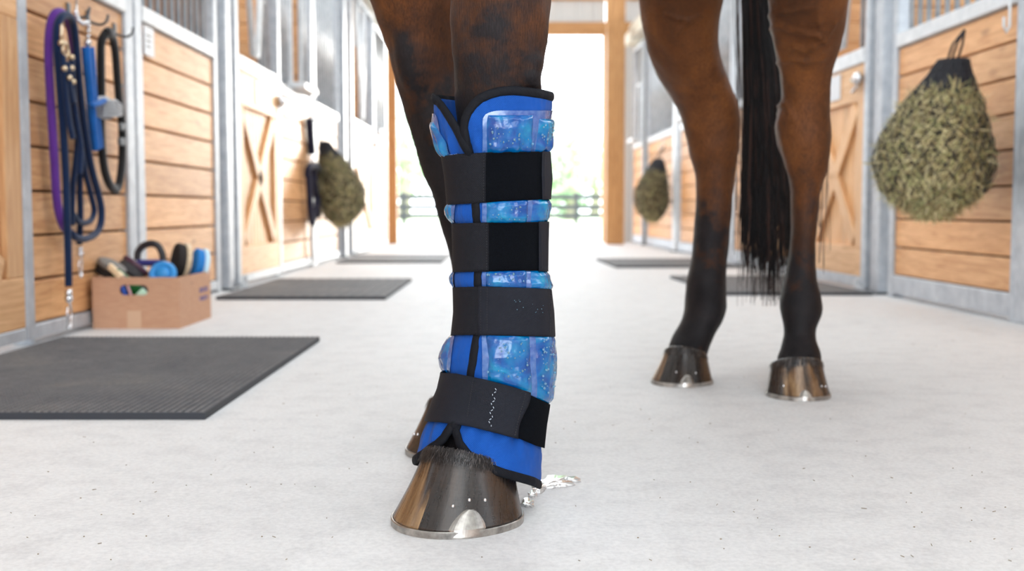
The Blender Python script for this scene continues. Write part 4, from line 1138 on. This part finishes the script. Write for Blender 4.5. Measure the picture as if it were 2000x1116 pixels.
hay_net(667, 360, 7.7, [(276, 633, 7, 1), (290, 638, 13, 1), (306, 645, 20, 1), (325, 653, 29, 1), (345, 660, 37, 1), (365, 665, 43, 1), (385, 668, 44, 1), (405, 668, 41, 1), (422, 667, 31, 1), (433, 666, 18, 1), (438, 666, 5, 1)],
        (620, 262, 7.75), 'hay net hanging on the left wall beside the dark halter', 4500, LS, 20, 2)
hay_net(1274, 370, 10.35, [(310, 1286, 6, 1), (322, 1284, 13, 1), (336, 1281, 19, 1), (352, 1277, 26, 1), (370, 1274, 32, 1), (388, 1273, 34, 1), (404, 1273, 31, 1), (418, 1273, 23, 1), (427, 1274, 13, 1), (431, 1275, 4, 1)],
        (1298, 285, 10.75), 'small far hay net on the right wall beside the timber post', 3000, RS, 18, 3)
# hooks of the nets over the rails
def rail_hook(sd, d, z0, z1, t, label):
    mb = MB(); mb.tube([sd.p(d, -.05, z1 - .03), sd.p(d, -.05, z1), sd.p(d, .022, z1), sd.p(d, .022, z0), sd.p(d, .022 + t * .5, z0 - .02), sd.p(d, .022 + t, z0), sd.p(d, .022 + t, z0 + .03)], .005, 8)
    o = mb.build('rail_hook', M['steel_light'], None, True); setorigin(o); tag(o, label, 'hook')
rail_hook(RS, 3.86, 1.0, 1.145, .02, 'pale steel hook over the rail holding the large hay net')
rail_hook(LS, 7.72, .98, 1.14, .03, 'small hook over the left rail holding the left hay net')
rail_hook(RS, 10.9, .96, 1.145, .03, 'small hook over the rail holding the small far hay net')

# ---- tack on the left wall.  d from picture column on the wall plane, offset t from the wall
def LW(x, y, t=0.03):
    X = -1.36 + t; a = (x - 1000) / F; k_ = None
    b = (558 - y) / F; Yc = cos(PITCH) + b * sin(PITCH); Z = b * cos(PITCH) - sin(PITCH); s_ = X / a
    return Vector((X, Yc * s_, CAM_H + Z * s_))
def spline(pts, n=8):
    out = []
    for i in range(len(pts) - 1):
        p0, p1, p2, p3 = pts[max(i - 1, 0)], pts[i], pts[i + 1], pts[min(i + 2, len(pts) - 1)]
        for k_ in range(n):
            t = k_ / n; out.append(0.5 * ((2 * p1) + (p2 - p0) * t + (2 * p0 - 5 * p1 + 4 * p2 - p3) * t * t + (-p0 + 3 * p1 - 3 * p2 + p3) * t * t * t))
    out.append(pts[-1]); return out
def rope(pts, r, flat=1.0): 
    return [LW(*p) for p in pts]
def tack(name, label, cat, top): p = LW(*top); return empty(name, p, label, cat)
# wall hooks
for x, y, lab in ((132, 28, 'dark wall hook holding the purple and navy ropes'), (170, 42, 'wall hook holding the bright blue strap'), (222, 66, 'wall hook holding the black strap loop')):
    p = LW(x, y, 0.0); mb = MB()
    mb.abox((p.x, p.y - .012, p.z - .035), (p.x + .006, p.y + .012, p.z + .035), .002)
    mb.tube(spline([p + Vector((.004, 0, .0)), p + Vector((.04, 0, -.010)), p + Vector((.062, 0, .0)), p + Vector((.068, 0, .022))], 5), .0045, 8)
    o = mb.build('wall_hook', M['dark_steel'], None, True); setorigin(o); tag(o, lab, 'hook')
def snap(mb, p, L=.075, s_=1.0):
    mb.tube([p, p + Vector((0, 0, -.018 * s_))], .009 * s_, 10); mb.ball(p + Vector((0, 0, -.022 * s_)), .011 * s_)
    q = p + Vector((0, 0, -.03 * s_)); pts = [q + Vector((0, .013 * s_ * sin(a) , -L / 2 * (1 - cos(a)))) for a in [2 * pi * i / 14 for i in range(13)]]
    mb.tube(pts, .003 * s_, 6); mb.ball(q + Vector((0, 0, -L)), .008 * s_)
# purple lead rope
e = tack('lead_rope', 'thick purple lead rope, leftmost on the tack hooks', 'lead rope', (115, 25, .05))
mb = MB(); mb.tube(spline([LW(*p) for p in ((148, 118, .03), (143, 88, .035), (138, 60, .045), (131, 36, .06), (118, 24, .06), (105, 30, .055), (97, 60, .045), (95, 110, .04), (98, 180, .035), (103, 260, .035), (107, 330, .035), (110, 380, .035), (115, 415, .035), (123, 440, .035), (133, 452, .032))]), .0125, 12)
mb.build('rope', M['purple'], e, True)
# navy lead rope, with loops and a snap
e = tack('lead_rope', 'long coiled navy blue lead rope with a steel snap at its lower end', 'lead rope', (125, 30, .07))
mb = MB(); mb.tube(spline([LW(*p) for p in ((134, 560, .055), (133, 500, .055), (131, 430, .055), (129, 350, .055), (124, 260, .058), (117, 170, .062), (112, 100, .066), (112, 55, .07), (120, 34, .075), (133, 30, .078), (143, 45, .075), (149, 90, .07), (154, 150, .066), (160, 210, .062), (168, 270, .060), (179, 330, .058), (191, 375, .056), (198, 410, .055), (196, 440, .055), (185, 458, .055), (165, 467, .055), (148, 464, .052), (139, 455, .048))]), .0108, 12)
mb.tube(spline([LW(*p) for p in ((141, 440, .045), (141, 410, .044), (143, 360, .044), (148, 315, .045), (151, 270, .048), (142, 230, .05), (132, 195, .052))]), .009, 10)
mb.tube(spline([LW(*p) for p in ((143, 418, .04), (152, 432, .04), (165, 436, .04), (178, 430, .04), (184, 412, .04), (180, 390, .04), (173, 362, .042), (166, 335, .044), (160, 300, .046), (150, 268, .05))]), .009, 10)
mb.build('rope', M['navy'], e, True)
mb = MB(); snap(mb, LW(134, 566, .055), .075, 1.2); mb.build('snap', M['chrome'], e, True)
# navy halter bundle in the middle
e = tack('halter', 'navy halter with brass rings hanging inside the coiled navy rope', 'halter', (133, 80, .08))
mb = MB()
for pts in (((122, 100, .085), (124, 130, .085), (128, 180, .08), (134, 230, .08), (142, 270, .08)), ((140, 112, .085), (141, 150, .085), (146, 210, .08), (152, 250, .08), (158, 290, .08), (156, 340, .075)), ((131, 120, .09), (135, 160, .09), (143, 200, .085))):
    mb.tube(spline([LW(*p) for p in pts]), .011, 8, flat=.8, up=(1, 0, 0))
mb.build('webbing', M['navy'], e, True)
mb = MB()
for x, y in ((140, 112), (126, 134), (140, 133), (136, 152), (143, 160)): mb.ball(LW(x, y, .098), .0085, .0085, .0085)
p = LW(128, 97, .09); mb.tube([p + Vector((0, .020 * cos(a), .020 * sin(a))) for a in [2 * pi * i / 20 for i in range(20)]], .0045, 8, closed=True)
mb.tube([LW(120, 48, .09), LW(120, 82, .09)], .005, 8); mb.ball(LW(120, 84, .09), .010)
mb.build('rings', M['brass'], e, True)
# second dark rope with snap
e = tack('lead_rope', 'thin dark navy rope behind the loops, ending in a snap above the box', 'lead rope', (158, 260, .03))
mb = MB(); mb.tube(spline([LW(*p) for p in ((156, 240, .03), (158, 300, .028), (156, 360, .027), (157, 420, .026), (155, 478, .026))]), .0095, 10); mb.build('rope', M['navy'], e, True)
mb = MB(); snap(mb, LW(156, 482, .026), .06, 1.0); mb.build('snap', M['chrome'], e, True)
# bright blue strap with its chain
e = tack('stud_strap', 'bright blue strap hanging from a short steel chain', 'strap', (172, 50, .06))
mb = MB(); ch = spline([LW(*p) for p in ((148, 24, .07), (152, 38, .07), (162, 46, .07), (171, 44, .075), (172, 60, .07), (171, 80, .065))], 4)
for i, p in enumerate(ch):
    if i % 2 == 0: mb.ball(p, .0075, .0075, .0075)
mb.ball(LW(171, 84, .065), .012); mb.tube([LW(149, 0, .03), LW(149, 24, .06)], .004, 6); mb.build('chain', M['chrome'], e, True)
mb = MB(); mb.tube(spline([LW(*p) for p in ((168, 92, .06), (171, 130, .06), (176, 180, .055), (180, 230, .055), (187, 292, .05))]), .0165, 10, flat=.85, up=(1, 0, 0))
mb.tube(spline([LW(*p) for p in ((178, 92, .055), (181, 130, .055), (184, 180, .05), (190, 230, .048), (196, 290, .046))]), .012, 10, flat=.8, up=(1, 0, 0))
mb.tube(spline([LW(*p) for p in ((178, 206, .075), (190, 203, .08), (203, 197, .08))]), .011, 10, flat=.8)
mb.build('strap', M['bright_blue'], e, True)
# grey mitt
e = tack('grooming_mitt', 'grey ribbed rope mitt tucked behind the blue strap', 'mitt', (208, 212, .05))
mb = MB(); pts = spline([LW(*p) for p in ((186, 212, .05), (200, 210, .055), (214, 213, .055), (228, 216, .05))], 5); n_ = len(pts)
mb.tube(pts, [.026 + .018 * sin(pi * min(1, i / n_ * 1.1)) - .014 * (i / n_) for i in range(n_)], 14, flat=.6, up=(1, 0, 0)); 
for q in range(5): mb.tube([pts[0] + Vector((.022, 0, -.02 + q * .01)), pts[n_ // 2] + Vector((.030, 0, -.024 + q * .012)), pts[-1] + Vector((.016, 0, -.014 + q * .007))], .005, 6)
mb.build('mitt_body', M['grey_rope'], e, True)
# black strap loop
e = tack('girth_strap', 'long black strap loop with two buckles, rightmost on the tack hooks', 'strap', (215, 65, .08))
mb = MB(); loop = spline([LW(*p) for p in ((206, 66, .075), (198, 82, .065), (197, 120, .055), (198, 180, .045), (197, 240, .04), (199, 290, .04), (204, 330, .04), (213, 358, .04), (224, 370, .04), (232, 362, .042), (237, 330, .044), (239, 290, .046), (238, 240, .05), (233, 200, .055), (229, 150, .06), (225, 100, .07), (219, 72, .075), (212, 63, .08), (206, 66, .075))])
mb.tube(loop, .0165, 12, flat=.75, up=(1, 0, 0), caps=False); mb.build('strap', M['black_strap'], e, True)
mb = MB()
for x, y in ((239, 248), (238, 277)):
    p = LW(x, y, .062); mb.box(p, (.012, 0, 0), (0, .056, 0), (0, 0, .026), .004)
mb.build('buckle', M['dark_steel'], e)
# dark halter and lead far on the left wall
e = tack('halter', 'dark halter with its strap hanging left of the hay net', 'halter', (610, 320, .05))
mb = MB(); mb.tube(spline([LW(*p) for p in ((604, 232, .03), (606, 260, .03), (609, 300, .03))]), .034, 10, flat=.8, up=(1, 0, 0))
for pts in (((600, 345, .04), (602, 330, .05), (612, 322, .06), (622, 332, .05), (624, 360, .05), (618, 400, .05), (610, 438, .04)), ((602, 340, .05), (604, 370, .05), (606, 410, .05), (610, 436, .05)), ((612, 325, .04), (614, 360, .04), (620, 396, .04), (622, 425, .04))):
    mb.tube(spline([LW(*p) for p in pts]), .024, 8, flat=.9, up=(1, 0, 0))
mb.build('webbing', M['navy_strap'], e, True)
mb = MB(); p = LW(609, 316, .06); mb.tube([p + Vector((0, .03 * cos(a), .035 * sin(a))) for a in [2 * pi * i / 18 for i in range(18)]], .012, 8, closed=True); mb.build('ring', M['chrome'], e, True)
mb = MB(); mb.tube(spline([LW(*p) for p in ((611, 400, .03), (609, 460, .03), (611, 512, .03))]), .012, 8); mb.build('lead', M['grey_rope'], e, True)

# ---- cardboard box of grooming brushes
bx0, bx1, by0, by1, bh = -1.340, -1.062, 3.585, 3.96, .165
e = empty('cardboard_box', ((bx0 + bx1) / 2, (by0 + by1) / 2, 0), 'open cardboard box of grooming brushes against the left stalls', 'box')
w_ = .005
hx0, hx1, hz0, hz1 = P(233, 560, by0).x, P(289, 560, by0).x, P(260, 577, by0).z, P(260, 557, by0).z
mb = MB()
mb.abox((bx0, by0, 0), (hx0, by0 + w_, bh)); mb.abox((hx1, by0, 0), (bx1, by0 + w_, bh)); mb.abox((hx0, by0, 0), (hx1, by0 + w_, hz0)); mb.abox((hx0, by0, hz1), (hx1, by0 + w_, bh))
# rounded corners of the hand hole
for cx_, sx in ((hx0, 1), (hx1, -1)):
    for cz_, sz in ((hz0, 1), (hz1, -1)):
        r_ = (hz1 - hz0) / 2; pts = [(cx_, cz_)] + [(cx_ + sx * r_ * (1 - sin(a)), cz_ + sz * r_ * (1 - cos(a))) for a in [pi / 2 * i / 6 for i in range(7)]]
        n_ = len(pts); mb.add([(x, by0, z) for x, z in pts] + [(x, by0 + w_, z) for x, z in pts], [tuple(range(n_)), tuple(range(n_, 2 * n_))[::-1]] + [(i, (i + 1) % n_, n_ + (i + 1) % n_, n_ + i) for i in range(n_)])
mb.build('front_panel', M['card'], e)
mb = MB(); mb.abox((bx1 - w_, by0 + w_, 0), (bx1, by1 - w_, bh)); side = mb.build('side_panel', M['card'], e)
mb = MB(); mb.abox((bx0, by0 + w_, 0), (bx0 + w_, by1 - w_, bh)); mb.build('side_panel', M['card'], e)
mb = MB(); mb.abox((bx0, by1 - w_, 0), (bx1, by1, bh)); mb.build('back_panel', M['card'], e)
mb = MB(); mb.abox((bx0 + w_, by0 + w_, 0), (bx1 - w_, by1 - w_, w_)); mb.build('bottom_panel', M['card'], e)
mb = MB(); mx = P(262, 620, by0).x; mb.abox((mx - .022, by0 - .0006, 0.0), (mx + .022, by0, .058)); mb.build('packing_tape', M['tape'], e)
mb = MB()        # two printed violet words, out of focus in the photo, and a faint small mark
yy0, yy1 = by0 + (by1 - by0) * .62, by0 + (by1 - by0) * .90
for z, hh in ((.098, .016), (.070, .015)):
    n_ = 5; wl = (yy1 - yy0) / n_
    for i in range(n_):
        y0 = yy0 + i * wl; y1 = y0 + wl * .72; g = (i * 7 + int(z * 1000)) % 3
        mb.abox((bx1, y0, z), (bx1 + .0006, y0 + .008, z + hh))
        if g != 1: mb.abox((bx1, y1 - .008, z), (bx1 + .0006, y1, z + hh))
        mb.abox((bx1, y0, z + hh - .004), (bx1 + .0006, y1, z + hh)) if g else mb.abox((bx1, y0, z + hh / 2 - .002), (bx1 + .0006, y1, z + hh / 2 + .002))
        if g == 2: mb.abox((bx1, y0, z), (bx1 + .0006, y1, z + .004))
mb.build('printed_text', M['print'], side)
def oval_brush(name, label, c, L, Wd, H, rotm, back, bristle, bl, cat='brush', n=26, strap=None):
    """oval brush: wooden back plus bristle block; local x = length, y = width, z = bristle direction"""
    c = Vector(c); e = empty(name, c, label, cat)
    def T(p): return c + rotm @ Vector(p)
    def ring(s_, z): return [T((L / 2 * s_ * cos(2 * pi * i / n), Wd / 2 * s_ * sin(2 * pi * i / n), z)) for i in range(n)]
    mb = MB(); mb.loft([ring(.86, -H), ring(.97, -H * .85), ring(1, -H * .5), ring(1, -H * .1), ring(.96, 0)]); mb.build('back', back, e, True)
    bb_ = MB(); q = random.Random(hash(label) % 999)
    bb_.loft([ring(.90, 0), ring(.95, bl * .5), ring(.96, bl * .85), ring(.9, bl)])
    for _ in range(260):
        a = q.uniform(0, 2 * pi); r_ = sqrt(q.random()) * .95; x, y = L / 2 * r_ * cos(a), Wd / 2 * r_ * sin(a); s2 = .0016
        p0, p1 = (x, y, bl * .5), (x * 1.04, y * 1.04, bl * q.uniform(1.0, 1.14)); bb_.add([T((p0[0] - s2, p0[1], p0[2])), T((p0[0] + s2, p0[1], p0[2])), T(p1)], [(0, 1, 2)]); bb_.add([T((p0[0], p0[1] - s2, p0[2])), T((p0[0], p0[1] + s2, p0[2])), T(p1)], [(0, 1, 2)])
    bb_.build('bristles', bristle, e, False)
    if strap:
        mb = MB(); mb.tube(spline([Vector(T((0, Wd / 2 * .9 * s_, -H * .8 - .018 * (1 - s_ * s_)))) for s_ in (-1, -.5, 0, .5, 1)]), .012, 8, flat=.2, up=rotm @ Vector((0, 0, 1))); mb.build('hand_strap', strap, e, True)
    return e
bdark = m_plain('dark_bristle', S(36, 30, 28), .8, .35, 200); bgrey = m_plain('grey_bristle', S(66, 64, 66), .8, .35, 200)
bblue = m_plain('blue_bristle', S(20, 122, 200), .6, .25, 200); plum = m_plain('plum_rubber', S(78, 44, 62), .5); cream = m_wood('cream_wood', S(226, 200, 162), S(244, 226, 196), False)
navp = m_plain('navy_plastic', S(44, 48, 120), .35, .1); blkp = m_plain('black_plastic', S(34, 30, 36), .4, .1); skyp = m_plain('sky_blue_plastic', S(52, 150, 222), .4, .1)
palebl = m_plain('pale_blue_plastic', S(190, 222, 240), .4, .05); greenp = m_plain('dark_green_plastic', S(14, 92, 38), .4, .1); whitep = m_plain('white_green_plastic', S(196, 232, 206), .4, .05); pinkp = m_plain('pink_plastic', S(206, 160, 170), .5, .1); bluep = m_plain('royal_blue_plastic', S(36, 84, 184), .4, .1)
def RM(z=0, y=0, x=0): return Matrix.Rotation(radians(z), 3, 'Z') @ Matrix.Rotation(radians(y), 3, 'Y') @ Matrix.Rotation(radians(x), 3, 'X')
# bristles facing the viewer-left, standing on their ends
oval_brush('dandy_brush', 'dark oval brush with a pale wooden back standing up in the box', P(357, 510, 3.88), .125, .075, .020, RM(0, -80, 0) @ RM(0, 0, 90) @ RM(0, 0, -50), cream, bdark, .03)
oval_brush('body_brush', 'bright blue brush with pale rim, rightmost in the cardboard box', P(392, 516, 3.93), .11, .07, .02, RM(0, -78, 0) @ RM(0, 0, 40), palebl, bblue, .026)
oval_brush('dandy_brush', 'grey black bristle brush lying at the left end of the box', P(217, 524, 3.69), .10, .06, .018, RM(10, 28, 0) @ RM(0, 0, 200), m_plain('grey_wood', S(120, 116, 112), .6), bdark, .028)
oval_brush('rubber_brush', 'charcoal bristle brush with plum coloured back in the box', P(262, 522, 3.82), .10, .07, .016, RM(0, 38, 0) @ RM(0, 0, 160), plum, bgrey, .03)
e2 = empty('wooden_scraper', P(226, 532, 3.60), 'cream wooden strip resting on the box edge', 'scraper')
mb = MB(); A, B = P(212, 518, 3.68), P(237, 541, 3.585); A = Vector((A.x, 3.68, A.z)); mb.box((A + B) / 2, B - A, (.006, .02, 0), Vector((.012, 0, .012)), .003); mb.build('blade', cream, e2)
e3 = empty('curry_comb', P(293, 516, 3.86), 'navy curry comb with an upright dark loop handle', 'curry comb')
mb = MB(); A, B = P(268, 512, 3.86), P(320, 512, 3.86); mb.box((A + B) / 2 + Vector((0, 0, -.003)), B - A, (0, .06, 0), (0, 0, .022), .008); mb.build('comb_body', navp, e3)
mb = MB(); mb.tube(spline([P(268, 508, 3.86), P(270, 492, 3.86), P(281, 480, 3.86), P(297, 476, 3.86), P(309, 481, 3.86), P(316, 494, 3.86), P(319, 508, 3.86)]), .0085, 10, flat=1.4); mb.build('loop_handle', blkp, e3, True)
mb = MB(); c_ = P(318, 536, 3.72)
e4 = empty('curry_comb', c_, 'sky blue round curry comb half sunk in the box', 'curry comb')
mb.tube([c_ + Vector((.036 * cos(a), .01 * sin(a), .032 * sin(a))) for a in [2 * pi * i / 28 for i in range(28)]], .011, 10, closed=True); mb.ball(c_, .03, .012, .026); mb.build('ring_body', skyp, e4, True)
# bottles and tools seen through the hand hole
yb = by0 + .045
e5 = empty('spray_bottle', (P(265, 568, yb).x, yb, .01), 'dark green bottle with pale cap, seen through the hand hole', 'bottle')
mb = MB(); A, B = P(244, 548, yb), P(276, 575, yb); ax = (B - A); mb.tube([A - ax * .6, A - ax * .5, P(271, 571, yb)], [.014, .018, .018], 14); mb.build('bottle_body', greenp, e5, True)
mb = MB(); mb.tube([P(272, 571, yb), P(285, 583, yb)], [.019, .016], 14); mb.build('cap', whitep, e5, True)
for nm, lab, x0, x1, m_, dy in (('hoof_pick', 'royal blue hoof pick handle seen through the box hand hole', 232, 250, bluep, .02), ('hoof_pick', 'pink hoof pick handle seen through the box hand hole', 242, 262, pinkp, .012)):
    mb = MB(); mb.tube([P(x0, 540, by0 + dy), P(x1, 592, by0 + dy)], .0075 if m_ is bluep else .004, 10); o = mb.build(nm, m_, None, True); setorigin(o); tag(o, lab, 'hoof pick')
# filler so the brushes rest on something: a folded towel at the bottom of the box
mb = MB(); mb.grid(lambda u, v: Vector((lerp(bx0 + .015, bx1 - .015, u), lerp(by0 + .08, by1 - .02, v), .075 + .012 * noise.noise(Vector((u * 4, v * 6, 1))))), 24, 30)
o = mb.build('towel', m_plain('dark_towel', S(60, 56, 60), .95), None, True, solid=.066); setorigin(o); tag(o, 'dark folded towel under the brushes inside the cardboard box', 'towel')

# ---- puddle of melt water beside the hoof and specks of chaff
e = empty('puddle', ground(1080, 945), 'small wet puddle on the concrete right of the booted hoof', 'puddle')
def blob(cx, cy, rx, ry, sd_, name='water_film'):
    mb = MB(); c = ground(cx, cy); N = 64; vs = [c + Vector((0, 0, .0012))]
    for i in range(N):
        a = 2 * pi * i / N; n_ = 1 + .55 * noise.noise(Vector((1.4 * cos(a), 1.4 * sin(a), sd_ * 1.7))) + (.16 if rx > 20 else .05) * noise.noise(Vector((4 * cos(a), 4 * sin(a), sd_)))
        vs.append(ground(cx + rx * n_ * cos(a), cy + ry * n_ * sin(a)) + Vector((0, 0, .0003)))
    mid = [c + (p - c) * .93 + Vector((0, 0, .0010)) for p in vs[1:]]
    vs = vs + mid; fs = []
    for i in range(N):
        k_ = (i + 1) % N; fs.append((1 + i, 1 + k_, 1 + N + k_, 1 + N + i)); fs.append((1 + N + i, 1 + N + k_, 0))
    mb.add(vs, fs); mb.build(name, M['puddle'], e, True)
k = NT('wet_film'); v = k.coord('Object'); n = k.noise(v, 40, 3)
M['puddle'] = k.fin(S(214, 214, 214), .05, 0, k.bump(n, .04, .0005), Specular_IOR_Level=1.0, Coat_Weight=1.0, Coat_Roughness=.02, Alpha=.75)
blob(1082, 942, 34, 13, 1); blob(1118, 938, 18, 6, 2); blob(1052, 955, 16, 10, 3); blob(1030, 985, 14, 10, 4); blob(1040, 968, 9, 7, 7)
mb = MB(); q = random.Random(11)
for _ in range(230):
    x, y = q.uniform(20, 1980), q.uniform(560, 1100)
    if 600 < x < 1250 and 780 < y < 1050 and q.random() < .5: continue
    g = ground(x, y)
    if g.x < -.5 and (2 < g.y < 3.3 or 3.5 < g.y < 6.1): continue
    if g.x > .85 and g.y > 4.9: continue
    if any((g - Vector(c_)).length < .12 for c_ in (ground(901, 1012), ground(893, 879), ground(1334, 747), ground(1558, 773))): continue
    if q.random() < .6: mb.ball(g + Vector((0, 0, .0004)), q.uniform(.0006, .0016), q.uniform(.0006, .0014), .0006, 6, 4)
    else:
        a = q.uniform(0, pi); L = q.uniform(.002, .007); d = Vector((cos(a) * L, sin(a) * L, 0)); mb.tube([g + Vector((0, 0, .0006)), g + d + Vector((0, 0, .001))], .0004, 4)
o = mb.build('chaff', m_plain('chaff', S(128, 112, 88), .9, .3), None); tag(o, 'scattered specks of chaff and grit on the pale concrete', 'debris', kind='stuff')
